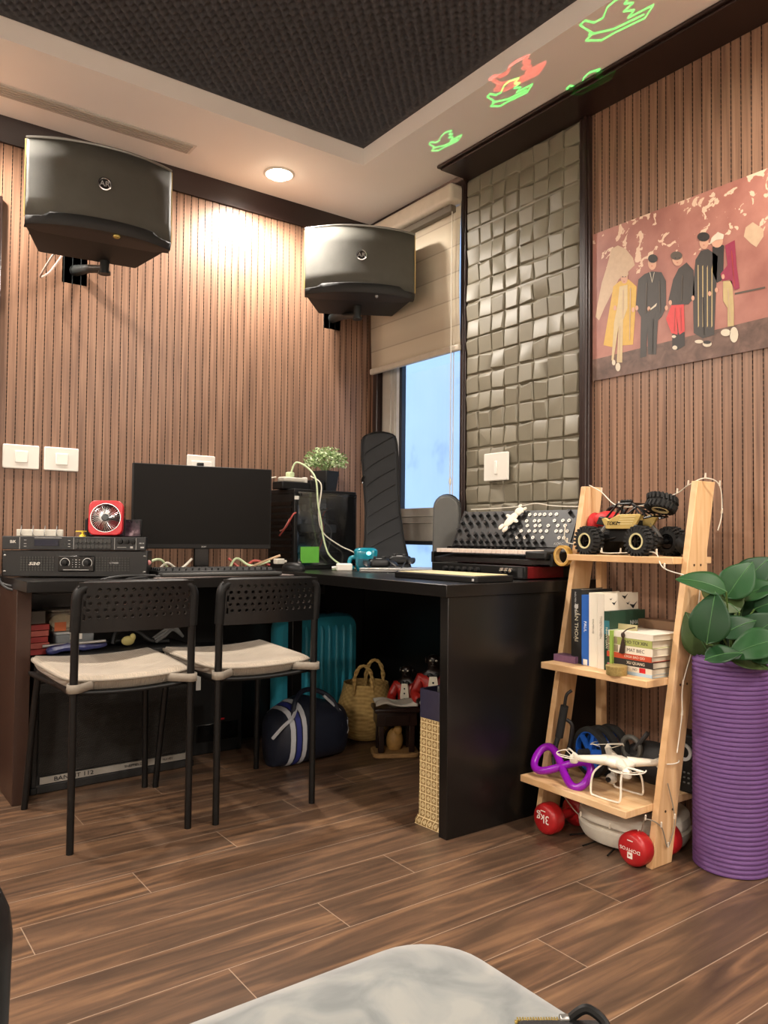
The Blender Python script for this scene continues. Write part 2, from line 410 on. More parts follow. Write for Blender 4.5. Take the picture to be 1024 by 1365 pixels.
sb = MB(); sb.b2((GX-.03, WY0+.02, .865), (GX+.015, 2.975, 1.015)); sb.b2((GX-.036, WY0+.02, .945), (GX-.03, 2.975, .95)); sb.b2((GX-.036, WY0+.02, .975), (GX-.03, 2.975, .98)); sb.build('cross_rail', ALU, wn, bevel=.002)
sb = MB(); sb.b2((GX-.032, WY0+.02, .848), (GX+.012, 2.975, .865)); sb.build('rail_gasket', mat('dark_gasket', '#2a3038', .6), wn)
gl = bpy.data.materials.new('window_glass'); gl.use_nodes = True; nt = gl.node_tree; nt.nodes.clear()
_o = N(nt, 'ShaderNodeOutputMaterial'); _t = N(nt, 'ShaderNodeBsdfTransparent'); _g = N(nt, 'ShaderNodeBsdfGlossy', i_Roughness=.02); _m = N(nt, 'ShaderNodeMixShader'); _m.inputs[0].default_value = .06
nt.links.new(_t.outputs[0], _m.inputs[1]); nt.links.new(_g.outputs[0], _m.inputs[2]); nt.links.new(_m.outputs[0], _o.inputs[0])
sb = MB(); sb.b2((GX, WY0+.02, WZ0+.03), (GX+.004, 2.93, WZ1-.03)); sb.build('pane', gl, wn, smooth=0)
# rendered wall of the light well outside, lit by the sky
ow, nt, b = nodes_of('weathered_outside_render', .9)
tc = N(nt, 'ShaderNodeTexCoord'); n = N(nt, 'ShaderNodeTexNoise', i_Scale=3.5, i_Detail=6.0); nt.links.new(tc.outputs['Object'], n.inputs['Vector'])
nt.links.new(ramp(nt, n.outputs['Fac'], [(.3, '#c2c8cf'), (.42, '#dfe2e6'), (.7, '#e6e8ea')]), b.inputs['Base Color'])
struct(MB().b2((3.35, .5, -1.0), (3.5, 5.2, 3.2)).build('wall_outside', ow, smooth=0))

# downlights
EMIT = mat('lamp_glow', '#ffe6c8', .5, emit=38, var=0)
for i, (x, y) in enumerate(LAMP_POS):
    if i == 0:
        dl = thing('ceiling_downlight', 'round recessed ceiling downlight glowing in the white soffit', 'ceiling light', (x, y, SOFFIT))
        MB().lathe([(.048, -.002), (.058, -.006), (.066, -.002), (.066, 0), (.05, 0), (.048, -.002)], n=32, cap=False).build('trim_ring', WHITE, dl)
        MB().lathe([(.001, -.026), (.018, -.0245), (.034, -.018), (.044, -.008), (.047, -.001)], n=32, cap=False).build('lens', EMIT, dl)
    else:
        d2 = dup(dl, (x, y, SOFFIT), 0, 'round recessed ceiling downlight outside the view', 'downlights round the room outside the view')
    l = bpy.data.lights.new('downlight_lamp', 'SPOT'); l.energy = LAMP_W; l.color = LAMP_COL; l.spot_size = math.radians(176); l.spot_blend = .62; l.shadow_soft_size = .04
    lo = bpy.data.objects.new('downlight_lamp', l); COL.objects.link(lo); lo.location = (x, y, SOFFIT-.055)
# linear air outlet
av = thing('air_vent', 'long grey linear air outlet slotted into the white soffit', 'air vent', (.45, 2.935, SOFFIT))
MB().b2((-.85, -.04, -.004), (.735, .04, 0)).build('frame', mat('vent_grey', '#d6cfc5', .6), av, bevel=.002)
for k in range(5):
    MB().b2((-.83, -.034+k*.0145, -.009), (.72, -.026+k*.0145, -.004)).build('slat', mat('vent_slat', '#bdb6ab', .6), av)

# ------------------------------------------------------------------ padded wall panel beside the window
PAD = mat('grey_olive_leatherette', '#7b7564', .5, var=.06, vscale=14)
pm = MB(); ys = [2.442, 2.1385, 1.835]; zt = 2.402
zs = [2.402, 2.18, 1.872, 1.563, 1.252, .942, .632, .322, .02]
for c in range(2):
    for r in range(8):
        y1, y0 = ys[c]-.003, ys[c+1]+.003; z1, z0 = zs[r]-.003, zs[r+1]+.003
        nr = 4 if r else 3
        for i in range(4):
            for j in range(nr):
                a0 = y1+(y0-y1)*i/4; a1 = y1+(y0-y1)*(i+1)/4; b0 = z0+(z1-z0)*j/nr; b1 = z0+(z1-z0)*(j+1)/nr
                h0 = rnd.uniform(.0125, .0155); dx = rnd.uniform(-.003, .003); dz = rnd.uniform(-.0035, .0035)
                base = [(XW-.006, a0, b0), (XW-.006, a1, b0), (XW-.006, a1, b1), (XW-.006, a0, b1)]
                e = [rnd.choice((.002, .003, .004, .011)) for _ in range(4)]
                h = [h0-dx-dz, h0+dx-dz, h0+dx+dz, h0-dx+dz]
                eb = [rnd.choice((.003, .006, .012, .016)) for _ in range(2)]; et = [rnd.choice((.002, .004, .007)) for _ in range(2)]
                top = [(XW-max(.0085, h[0]), a0-e[0], b0+et[0]), (XW-max(.0085, h[1]), a1+e[1], b0+et[1]), (XW-max(.0085, h[2]), a1+e[2], b1-eb[0]), (XW-max(.0085, h[3]), a0-e[3], b1-eb[1])]
                top = [(p[0], p[1], p[2]) for p in top]
                pm.add(base+top, [(4, 5, 6, 7), (0, 1, 5, 4), (1, 2, 6, 5), (2, 3, 7, 6), (3, 0, 4, 7)])
pm.b2((XW-.0065, 1.835, .02), (XW+.006, 2.442, 2.402))
wp = pm.build('wall_panel', PAD, bevel=.0025, seg=2)
tag(wp, 'tall grey olive wall panel of faceted padded squares beside the window', 'wall panel')

# ------------------------------------------------------------------ roller blind
def fabric():
    m, nt, b = nodes_of('banded_blind_fabric', .85)
    tc = N(nt, 'ShaderNodeTexCoord'); sp = N(nt, 'ShaderNodeSeparateXYZ'); nt.links.new(tc.outputs['Object'], sp.inputs[0])
    w = math_(nt, 'FRACT', math_(nt, 'MULTIPLY', sp.outputs[2], 1/.115))
    nt.links.new(ramp(nt, w, [(0, '#a79a86'), (.035, '#c5b8a2'), (.5, '#cfc3ad'), (.96, '#cfc3ad'), (1, '#a79a86')]), b.inputs['Base Color'])
    return m
bl = thing('roller_blind', 'cream banded roller blind half lowered over the window', 'blind', (XW, 2.79, 2.36))
CREAM = mat('cream_metal', '#c9bfae', .4)
MB().b2((-.085, -.327, -.055), (-.005, .28, .028)).build('cassette', CREAM, bl, bevel=.018, seg=4)
MB().b2((-.06, -.30, -.085), (-.03, .28, -.055)).build('head_slot', mat('slot_brown', '#6f675a', .6), bl, bevel=.004)  # darker brown strip below the cassette
fb = MB(); fb.grid(lambda u, v: (-.028-.008*math.sin(v*PI), -.329+.649*u, -.06-.605*v), 6, 24); fb.build('fabric', fabric(), bl, solid=.002)
MB().b2((-.042, -.331, -.687), (-.022, .322, -.657)).build('bottom_bar', CREAM, bl, bevel=.008, seg=3)
ch = MB(); ch.tube(spline([(-.05, -.296, -.05), (-.052, -.297, -.7), (-.05, -.295, -1.35), (-.035, -.29, -1.38), (-.03, -.288, -1.34), (-.03, -.29, -.06)]), .0022, 6); ch.ell((-.05, -.295, -1.24), (.006, .006, .02)); ch.build('cord', CABW, bl)

# ------------------------------------------------------------------ switches and sockets
def plate(name, label, cat, loc, rz, kind, group=None, w=.126, h=.09, m=WHITE):
    t = thing(name, label, cat, loc, rz, group)
    roundrect_loft(MB(), w, h, .005, [0, -.006, -.009], [0, .0, .003]).build('cover_plate', m, t)
    if kind == 'rocker':
        MB().b2((-.022, -.012, -.022), (.022, -.008, .022)).build('rocker', mat('rocker_white', '#f3efe6', .35, var=.01), t, bevel=.002)
    elif kind == 'narrow':
        MB().b2((-.004, -.013, -.03), (.011, -.008, .022)).build('rocker', mat('rocker_white', '#f3efe6', .35, var=.01), t, bevel=.002)
    elif kind == 'plug':
        MB().b2((-.045, -.012, -.02), (.045, -.008, .02)).build('socket_face', mat('rocker_white', '#f3efe6', .35, var=.01), t, bevel=.002)
        MB().b2((-.022, -.028, -.016), (.004, -.008, .012)).build('black_plug', BLACK, t, bevel=.003)
    elif kind == 'dark':
        for s in (-.03, .03): MB().cyl((s, -.008, 0), (s, -.012, 0), .016).build('socket_face', BLACK, t)
    return t
plate('light_switch', 'white wall switch plate nearest the left edge of the picture', 'switch', (.622, YW, 1.168), 0, 'rocker')
plate('light_switch', 'white wall switch plate just right of another, above the red fan', 'switch', (.766, YW, 1.168), 0, 'rocker')
plate('wall_socket', 'white wall socket with a black plug peeking above the monitor', 'socket', (1.335, YW, 1.178), 0, 'plug')
plate('light_switch', 'white wall switch plate on the padded grey panel', 'switch', (XW-.023, 2.243, 1.166), -PI/2, 'narrow', w=.135, h=.112)
# ------------------------------------------------------------------ wall speakers
def speaker(name, label, loc, rz, tilt):
    t = thing(name, label, 'speaker', loc, rz)
    w, wb_, h, d, bul = .475, .35, .285, .26, .060
    def front(s): return (s*w/2, -bul*(1-abs(s)**2.2))
    fr = [front(-1+2*i/20) for i in range(21)]
    outline = fr+[(w/2, .035), (wb_/2, d), (-wb_/2, d), (-w/2, .035)]
    X = TR((0, 0, 0), (tilt, 0, 0))
    c = MB(); c.X = X
    c.prism([(p[0]*.985, p[1]+.008) for p in outline], -h/2, h/2); c.build('cabinet', mat('speaker_cabinet_black', '#1d1d1c', .6, bump=.3, bscale=500), t, bevel=.006)
    g = MB(); g.X = X
    def grille(u, v):
        s = -1+2*u; x, y = front(s); zb = -h/2+.012 + (.0 if abs(s) > .72 else -.0)
        return (x, y-.004, zb+(h-.024)*v)
    g.grid(grille, 40, 4)
    g.build('grille', mat('speaker_grille_grey', '#56554e', .68, metal=.1, var=.1, bump=.5, bscale=1500), t, solid=.006)
    lip = MB(); lip.X = X
    pts = [front(-1+2*i/20) for i in range(21)]
    low = []
    for i, (x, y) in enumerate(pts):
        s = -1+2*i/20; low.append((x, y-.012, -h/2+(.012 if abs(s) > .74 else .026)))
    vs = low+[(p[0]*1.0, p[1]+.004, -h/2-.008) for p in pts]
    n = len(low); vs += [(p[0], .035 if abs(p[0]) > .2 else .05, -h/2-.008) for p in pts]
    lip.add(vs, [(i+n, i+n+1, i+1, i) for i in range(n-1)]+[(i+2*n, i+2*n+1, i+n+1, i+n) for i in range(n-1)])
    lip.build('lower_lip', mat('speaker_cabinet_black', '#1d1d1c', .6), t, solid=.004)
    tp = MB(); tp.X = X; tp.tube([(p[0], p[1]-.004, h/2-.006) for p in pts], .0055, 8); tp.build('top_edge', mat('silver_edge', '#8e8e8a', .35, metal=.6), t)
    for s in (-1, 1):
        e = MB(); e.X = X; e.tube([(s*(w/2+.001), -.004, -h/2+.012), (s*(w/2+.001), -.004, h/2-.012)], .0035, 6); e.build('gold_strip', GOLD, t)
    bd = MB(); bd.X = X @ TR((0, -bul-.007, .005)); bd.lathe([(.019, 0), (.0225, -.003), (.0225, -.005), (.019, -.006), (.017, -.003)], n=28, axis='y', cap=False)
    bdo = bd.build('badge', CHROME, t)
    q = MB(); q.X = X @ TR((0, -bul-.006, .005)); q.lathe([(.018, 0), (.018, -.002)], n=24, axis='y'); q.build('badge_disc', BLACK, bdo)
    text('AR', .026, X @ FRONT(0, -bul-.0095, .005), LGREY, bdo, ext=.001)
    # swivel bracket: arm under the box to a wall plate
    br = MB(); back = .155 if rz == 0 else .0
    return t, X, d
sp1, X1, dd = speaker('wall_speaker', 'black wall speaker with curved front hanging at the far left', (.770, 2.72, 2.052), math.radians(-7), math.radians(-2))
sp2, X2, dd = speaker('wall_speaker', 'black wall speaker mounted in the corner beside the blind', (1.885, 2.77, 2.07), math.radians(-30), math.radians(-3))
def bracket(t, wall_local, arm_from, nrm):
    b = MB(); W = Vector(wall_local); F = Vector(arm_from)
    M = frame(W, nrm.cross(Vector((0, 0, 1))), (0, 0, 1)); b.X = M
    b.box((0, 0, .006), (.10, .15, .012)); br = b.build('bracket', mat('bracket_grey', '#2d3131', .45, metal=.3), t, bevel=.003)
    a = MB(); mid = F.lerp(W, .5)
    a.tube([F+Vector((0, 0, .02)), F-Vector((0, 0, .04))], .017, 14); a.tube([F-Vector((0, 0, .03)), mid-Vector((0, 0, .02)), W+Vector((0, 0, -.02))], [.014, .016, .022], 10)
    a.tube([F+Vector((0, 0, -.04)), F+Vector((0, 0, -.05))], .022, 14); a.build('swivel_arm', mat('bracket_grey', '#2d3131', .45, metal=.3), br)
    for sx in (-.035, .035):
        for sz in (-.055, .055):
            s = MB(); s.X = M; s.cyl((sx, sz, .012), (sx, sz, .018), .007, n=8); s.build('bolt', STEEL, br)
iv1 = Matrix.Rotation(math.radians(7), 4, 'Z')
def tolocal(t, p): return (TR(t.location, t.rotation_euler).inverted() @ Vector(p))
n1 = (Matrix.Rotation(-sp1.rotation_euler.z, 3, 'Z') @ Vector((0, -1, 0)))
bracket(sp1, tolocal(sp1, (.80, YW, 1.93)), Vector((.055, .24, -.15)), n1)
n2 = (Matrix.Rotation(-sp2.rotation_euler.z, 3, 'Z') @ Vector((0, -1, 0)))
bracket(sp2, tolocal(sp2, (1.99, YW, 1.95)), Vector((0, .14, -.16)), n2)
MB().tube([tolocal(sp1, p) for p in spline([(.74, 3.0, 1.98), (.70, 3.02, 1.93), (.665, 3.06, 1.86), (.665, 3.11, 1.845), (.70, 3.12, 1.875), (.75, 3.13, 1.96)])], .004, 8).build('speaker_cable', mat('pink_beige_cable', '#b39a8c', .5), sp1)
MB().ell(Vector((.045, -.05, -.155)), (.013, .010, .009)).build('adjusting_knob', mat('brass', '#c9b36a', .25, metal=.8), sp1)
MB().ell(Vector((.07, -.035, -.155)), (.008, .008, .008)).build('adjusting_knob', STEEL, sp2)

# ------------------------------------------------------------------ poster
def poster():
    PX = XW-.004
    def W(u, v, k=0): p = on_x(780+u*.2383, 220+v*.2383, PX); return (PX-.0012-.0004*k, p.y, p.z)
    red, nt, b = nodes_of('printed_red_wall', .45)
    tc = N(nt, 'ShaderNodeTexCoord'); n1 = N(nt, 'ShaderNodeTexNoise', i_Scale=26.0, i_Detail=5.0, i_Distortion=.6); nt.links.new(tc.outputs['Object'], n1.inputs['Vector'])
    n2 = N(nt, 'ShaderNodeTexNoise', i_Scale=7.0, i_Detail=5.0); nt.links.new(tc.outputs['Object'], n2.inputs['Vector'])
    base = ramp(nt, n2.outputs['Fac'], [(.3, '#8c574c'), (.5, '#a06a5d'), (.7, '#b37e6e')])
    sp = N(nt, 'ShaderNodeSeparateXYZ'); nt.links.new(tc.outputs['Object'], sp.inputs[0])
    hi = math_(nt, 'MULTIPLY', math_(nt, 'GREATER_THAN', n1.outputs['Fac'], .585), math_(nt, 'GREATER_THAN', math_(nt, 'ADD', sp.outputs[2], math_(nt, 'MULTIPLY', n2.outputs['Fac'], .35)), 1.95))
    c = mixc(nt, hi, base, '#d6b79c')
    gr = ramp(nt, n1.outputs['Fac'], [(.3, '#4c382f'), (.6, '#6e5347'), (.8, '#83695a')])
    c = mixc(nt, math_(nt, 'LESS_THAN', math_(nt, 'ADD', sp.outputs[2], math_(nt, 'MULTIPLY', sp.outputs[1], .02)), 1.552), c, gr)
    nt.links.new(c, b.inputs['Base Color'])
    cols = ['#000000', '#c9a044', '#c4ae84', '#3a3531', '#c93c3c', '#c99a80', '#8e2a45', '#b8a272', '#cfc3ad', '#bda184', '#2a2522', '#a33a34', '#54493f']
    ms = [red]+[mat('print_ink_%s' % c[1:], c, .45, var=.12, vscale=60) for c in cols[1:]]
    m = MB()
    m.b2((PX-.001, .90, 1.440), (PX+.0005, 1.784, 1.9655), 0)
    def poly(pts, mi, k=1):
        vs = [W(u, v, k) for u, v in pts]; m.add(vs, [tuple(range(len(vs)))[::-1]], mi)
    def oval(u, v, a, bb, mi, k=2): poly([(u+a*math.cos(2*PI*i/14), v+bb*math.sin(2*PI*i/14)) for i in range(14)], mi, k)
    # bare plaster patch behind the first figure
    poly([(60, 850), (75, 760), (95, 660), (120, 580), (150, 470), (185, 450), (230, 470), (270, 520), (280, 560), (240, 600), (190, 640), (150, 720), (110, 800), (80, 870)], 9, .4)
    # a patch of peeling plaster at the right
    poly([(900, 350), (940, 320), (1000, 360), (1000, 400), (960, 460), (930, 440), (890, 400)], 9, .4)
    # figure in a yellow coat
    poly([(160, 680), (195, 650), (245, 640), (290, 680), (285, 800), (270, 1005), (205, 1010), (195, 900), (160, 1020), (105, 1008)], 1)
    poly([(195, 680), (240, 670), (240, 800), (215, 870), (210, 1105), (180, 1105), (190, 900), (160, 1105), (150, 1090), (165, 880), (185, 780)], 2, 2)
    oval(222, 632, 20, 32, 5); oval(222, 608, 24, 20, 9, 3); oval(187, 1130, 14, 24, 8, 3); oval(163, 1105, 10, 16, 8, 3)
    # figure in a long black top
    poly([(300, 640), (335, 610), (375, 595), (430, 600), (455, 650), (455, 800), (430, 850), (410, 870), (400, 1060), (355, 1060), (350, 930), (345, 1070), (310, 1080), (315, 850), (285, 800)], 3)
    oval(378, 548, 24, 40, 5); oval(382, 524, 27, 24, 10, 3); poly([(356, 815), (405, 772), (400, 790), (362, 818)], 8, 3)
    # figure with red trousers
    poly([(495, 640), (525, 580), (570, 545), (610, 590), (615, 740), (580, 780), (490, 785), (468, 760)], 3)
    poly([(485, 785), (555, 780), (560, 930), (530, 950), (515, 850), (520, 950), (485, 940), (455, 860)], 4, 2)
    poly([(490, 945), (560, 935), (560, 1010), (520, 1035), (490, 1030)], 10, 1); oval(505, 1022, 14, 12, 8, 3); oval(500, 960, 12, 8, 8, 3)
    oval(520, 528, 30, 36, 5); oval(514, 508, 33, 24, 12, 3)
    # figure in a long patterned coat
    poly([(620, 530), (650, 480), (690, 470), (745, 510), (735, 700), (725, 950), (660, 970), (610, 940), (605, 700)], 3)
    for q in range(4): poly([(632+q*26, 560+q*8), (637+q*26, 560), (640+q*25, 900), (634+q*25, 910)], 7, 2)
    oval(668, 430, 26, 42, 5); oval(665, 402, 35, 26, 10, 3); oval(686, 1000, 26, 18, 8, 3); oval(640, 988, 24, 10, 8, 3); oval(686, 992, 22, 10, 10, 4)
    # figure in a cap and wine jacket
    poly([(715, 460), (740, 440), (780, 450), (775, 640), (740, 660), (715, 600)], 10)
    poly([(785, 450), (840, 420), (850, 560), (868, 690), (840, 700), (810, 640), (770, 650), (760, 610), (800, 560)], 6, 2)
    poly([(775, 650), (825, 650), (835, 790), (835, 900), (800, 905), (800, 800), (775, 760)], 7, 2)
    oval(740, 425, 34, 38, 5); poly([(700, 445), (710, 410), (745, 375), (780, 390), (775, 415), (735, 420)], 8, 3); oval(836, 950, 24, 44, 8, 3); oval(790, 938, 28, 20, 8, 3)
    for u, v in ((292, 800), (458, 800), (360, 805), (606, 745), (480, 770), (738, 700), (700, 720), (775, 625), (170, 800), (272, 810)): oval(u, v, 9, 14, 5, 3)
    for u0, v0, u1, v1, mi in ((345, 660, 340, 830, 12), (415, 650, 420, 820, 12), (380, 860, 376, 1050, 10), (545, 620, 540, 760, 12), (505, 800, 500, 930, 11), (535, 800, 540, 930, 11), (660, 740, 665, 950, 10), (215, 700, 212, 860, 9), (255, 690, 250, 980, 9), (820, 480, 838, 680, 11), (800, 690, 815, 880, 9), (196, 900, 190, 1100, 9)):
        poly([(u0, v0), (u0+5, v0), (u1+4, v1), (u1, v1)], mi, 3.5)
    for u, v, w in ((378, 545, 9), (520, 525, 11), (668, 428, 10), (222, 630, 8)):
        for q in (-1, 1): oval(u+q*w, v-4, 4, 2.5, 10, 5)
        poly([(u-5, v+20), (u+5, v+20), (u+4, v+23), (u-4, v+23)], 11, 5)
    poly([(364, 600), (378, 660), (392, 600), (389, 600), (378, 650), (367, 600)], 8, 3.5)
    # bench and slab edge in the picture
    poly([(840, 715), (1010, 680), (1010, 690), (840, 726)], 12, 1)
    o = m.build('poster', ms, smooth=0); tag(o, 'wide red poster of people standing against a peeling wall', 'poster')
poster()

# ================================================================== DESK
D1, D2 = .743, .731
dk = thing('desk', 'black L-shaped desk running along the back wall and window', 'desk', (1.5, 2.6, 0))
def DK(lo, hi): return tuple(a-b for a, b in zip(lo, (1.5, 2.6, 0))), tuple(a-b for a, b in zip(hi, (1.5, 2.6, 0)))
MB().b2(*DK((1.50, 1.737, D1-.037), (2.205, 3.155, D1))).build('return_top', DESKB, dk, bevel=.0015)
MB().b2(*DK((.54, 2.61, D2-.034), (1.499, 3.155, D2))).build('main_top', DESKB, dk, bevel=.0015)
MB().b2(*DK((1.512, 1.743, 0), (2.2, 1.779, D1-.037))).build('end_panel', DESKB, dk, bevel=.0015)
pnl = MB().b2(*DK((.542, 2.76, 0), (.588, 3.15, D2-.034))).build('side_panel', [mat('desk_brown_edge', '#3a251b', .4)], dk, bevel=.0015)
MB().b2(*DK((1.61, 2.83, 0), (1.655, 2.87, D1-.037))).build('leg', DESKB, dk, bevel=.0015)
MB().b2(*DK((2.17, 1.78, 0), (2.2, 3.12, D1-.037))).build('dark_backing', DESKB, dk)  # black sheet added behind the return to deepen the shade under the desk
MB().b2(*DK((.60, 3.125, .0), (2.2, 3.15, D2-.034))).build('dark_backing', DESKB, dk)
plate('wall_socket', 'dark grey double socket under the desk above the teal suitcase', 'socket', (1.745, 2.99, .635), 0, 'dark', w=.12, h=.085, m=mat('dark_socket', '#2f2c2a', .5))
bpy.data.objects['wall_socket.001'].location = (1.88, 3.124, .655)

# ------------------------------------------------------------------ chairs
def make_chair(label, group):
    t = thing('chair', label, 'chair', (0, 0, 0), 0, group)
    ZT, ZS, yb = .748, .452, .225
    hwb, hwf = .17, .195
    yt = yb+.012
    for s in (-1, 1):
        MB().tube([(s*hwb, yb, 0), (s*hwb, yb, ZS)], .0105, 12).build('leg', BLACKM, t)
    for s in (-1, 1):
        MB().tube(spline([(s*hwf, -.225, 0), (s*(hwf-.012), -.20, .25), (s*(hwf-.022), -.175, .425), (s*(hwf-.03), -.13, .437), (s*hwb, yb, .437)], 5), .0105, 12).build('leg', BLACKM, t)
    pts = [(-hwb, yb, ZS-.02), (-hwb, yb+.003, .60), (-hwb, yt, .69)]
    for i in range(7):
        a = PI-PI/2*i/6; pts.append((-hwb+.035+.035*math.cos(a), yt, ZT-.048+.035*math.sin(a)))
    pts += [(-x, y, z) for x, y, z in pts[::-1]]
    MB().tube(pts, .0115, 12).build('back_frame', BLACKM, t)
    for s in (-1, 1):
        MB().ell((s*hwb, yb+.013, .622), (.004, .003, .004)).build('rivet', STEEL, t)
    # perforated plastic backrest
    m = MB(); nx, nz = 13, 5; x0, x1, z0, z1 = -.150, .150, .640, .735; cw = (x1-x0)/nx; chh = (z1-z0)/nz
    def B(x, z):
        bend = .02*(1-(x/.17)**2); return (x, yb+.006+.012*(z-.6)/.14+bend, z)
    for j in range(nz):
        for i in range(nx):
            off = (cw*.5 if j % 2 else 0)
            cx0 = x0+i*cw+off*.5-.25*cw*.5; cz0 = z0+j*chh
            r = .0063
            if j == nz-1 and (i == 0 or i == nx-1): r = 0.0
            mid = (cx0+cw/2, cz0+chh/2)
            bx = [(cx0+cw, mid[1]), (cx0+cw, cz0+chh), (mid[0], cz0+chh), (cx0, cz0+chh), (cx0, mid[1]), (cx0, cz0), (mid[0], cz0), (cx0+cw, cz0)]
            if r == 0:
                m.add([B(*p) for p in bx], [tuple(range(8))]); continue
            hl = [(mid[0]+r*math.cos(k*PI/4), mid[1]+r*.82*math.sin(k*PI/4)) for k in range(8)]
            vs = [B(*p) for p in bx]+[B(*p) for p in hl]
            m.add(vs, [(k, (k+1) % 8, 8+(k+1) % 8, 8+k) for k in range(8)])
    # solid rim round the holes: sides, top and bottom bands
    def band(xa, xb, za, zb): m.grid(lambda u, v: B(xa+(xb-xa)*u, za+(zb-za)*v), 14, 2)
    q = cw*.14
    band(-.178, .178, .606, z0); band(-.178, x0-q, z0, z1-.012); band(x1+q*1.1, .178, z0, z1-.012)
    band(-.166, .166, z1, .746)
    band(-.17, x0-q, z1-.012, z1); band(x1+q*1.1, .17, z1-.012, z1)
    bo = m.build('backrest', mat('gloss_black_shell', '#131313', .33, var=.1), t, smooth=0)
    bm = bmesh.new(); bm.from_mesh(bo.data); bmesh.ops.remove_doubles(bm, verts=bm.verts, dist=.0003); bmesh.ops.recalc_face_normals(bm, faces=bm.faces); bm.to_mesh(bo.data); bm.free()
    sd_ = bo.modifiers.new('s', 'SOLIDIFY'); sd_.thickness = .008; sd_.offset = 0
    # wrap of the backrest shell over the frame
    w = MB(); w.tube([(-hwb, yb+.003, .61), (-hwb, yt, .70)]+pts[3:-3]+[(hwb, yt, .70), (hwb, yb+.003, .61)], .0155, 12); w.build('backrest_rim', BLACK, t)
    sh = MB()
    def seat(u, v):
        y = -.2+.41*v; hw = hwf+.004-(hwf-hwb+.012)*v; x = (-1+2*u)*hw
        return (x, y, .428-.014*math.sin(v*PI)*(1-(2*u-1)**2)+.008*(2*u-1)**2)
    sh.grid(seat, 14, 14); sh.build('seat', BLACK, t, solid=.012)
    MB().tube([(-.155, -.16, .425), (.155, -.16, .425)], .008, 8).build('crossbar', BLACKM, t)
    return t
CH_GROUP = 'black chairs with perforated backs'
chair = make_chair('black perforated-back chair nearest the guitar amplifier, left of the pair at the desk', CH_GROUP)
chair.location = (.765, 2.487, 0); chair.rotation_euler = (0, 0, PI)
dup(chair, (1.186, 2.468, 0), PI, 'black perforated-back chair in front of the teal suitcase, right of the pair', CH_GROUP)
dup(chair, (-.108, .622, 0), PI, 'black chair cut off by the lower left edge of the picture', CH_GROUP)

def ribbed_fabric():
    m, nt, b = nodes_of('ribbed_beige_fabric', .9)
    tc = N(nt, 'ShaderNodeTexCoord'); sp = N(nt, 'ShaderNodeSeparateXYZ'); nt.links.new(tc.outputs['Object'], sp.inputs[0])
    w = math_(nt, 'SINE', math_(nt, 'MULTIPLY', sp.outputs[0], 900))
    n = N(nt, 'ShaderNodeTexNoise', i_Scale=25.0); nt.links.new(tc.outputs['Object'], n.inputs['Vector'])
    nt.links.new(mixc(nt, n.outputs['Fac'], '#978a78', '#a99c8b'), b.inputs['Base Color'])
    bp = N(nt, 'ShaderNodeBump', i_Strength=.35, i_Distance=.002); nt.links.new(w, bp.inputs['Height']); nt.links.new(bp.outputs[0], b.inputs['Normal'])
    b.inputs['Sheen Weight'].default_value = .2
    return m
RIB = ribbed_fabric(); STRAPM = mat('grey_beige_strap', '#8a8174', .8)
def make_cushion(label):
    t = thing('seat_cushion', label, 'cushion', (0, 0, 0), 0, 'beige ribbed seat cushions')
    def sf(side):
        def fn(u, v):
            a = 2*u-1; c = 2*v-1
            # superellipse mapping to round the corners
            k = 1-.045*(abs(a)**6)*(abs(c)**6)*2
            y = (-.205+.40*v); hw = (.203-.018*v)
            edge = max(abs(a), abs(c)); puff = (1-edge**8)**.5
            base = .457-.020*math.cos(c*PI/2)*(1-a*a)+.010*a*a+.012*(1-v)
            return (a*hw*k, (y+.005)*1, base+.004+(.017*puff if side > 0 else -.034*puff if side < 0 else 0))
        return fn
    m = MB(); m.grid(sf(1), 26, 26); k = len(m.f); m.grid(sf(-1), 26, 26); m.f[k:] = [f[::-1] for f in m.f[k:]]
    m.build('pad', RIB, t, smooth=80)
    pp = MB(); pts = []
    f = sf(0)
    for i in range(26): pts.append(f(i/26, 0))
    for i in range(26): pts.append(f(1, i/26))
    for i in range(26): pts.append(f(1-i/26, 1))
    for i in range(26): pts.append(f(0, 1-i/26))
    pp.tube(pts, .0032, 6, closed=True); pp.build('piping', STRAPM, t)
    for s in (-1, 1):
        st = MB(); xs, ys_ = s*.17, .226; r = .014; loop = []
        for i in range(13):
            a = PI*1.05*i/12-.1; loop.append((xs+s*r*math.sin(a), ys_-r*math.cos(a)*-1*-1))
        path = [(xs-s*.062, .196), (xs-s*.03, .222), (xs-s*.008, .243), (xs+s*.012, .240), (xs+s*.0165, .224), (xs+s*.010, .208), (xs-s*.01, .196), (xs-s*.05, .188)]
        path = [(p.x, p.y) for p in spline([(a, b_, 0) for a, b_ in path], 4)]
        vs = [(p[0], p[1], .441) for p in path]+[(p[0], p[1], .465) for p in path]; n = len(path)
        st.add(vs, [(i, i+1, n+i+1, n+i) for i in range(n-1)]); st.build('strap', STRAPM, t, solid=.003)
    return t
cu = make_cushion('beige ribbed cushion tied to the left chair at the desk'); cu.location = (.765, 2.487, 0); cu.rotation_euler = (0, 0, PI)
dup(cu, (1.186, 2.468, 0), PI, 'beige ribbed cushion tied to the right chair, before the teal suitcase')
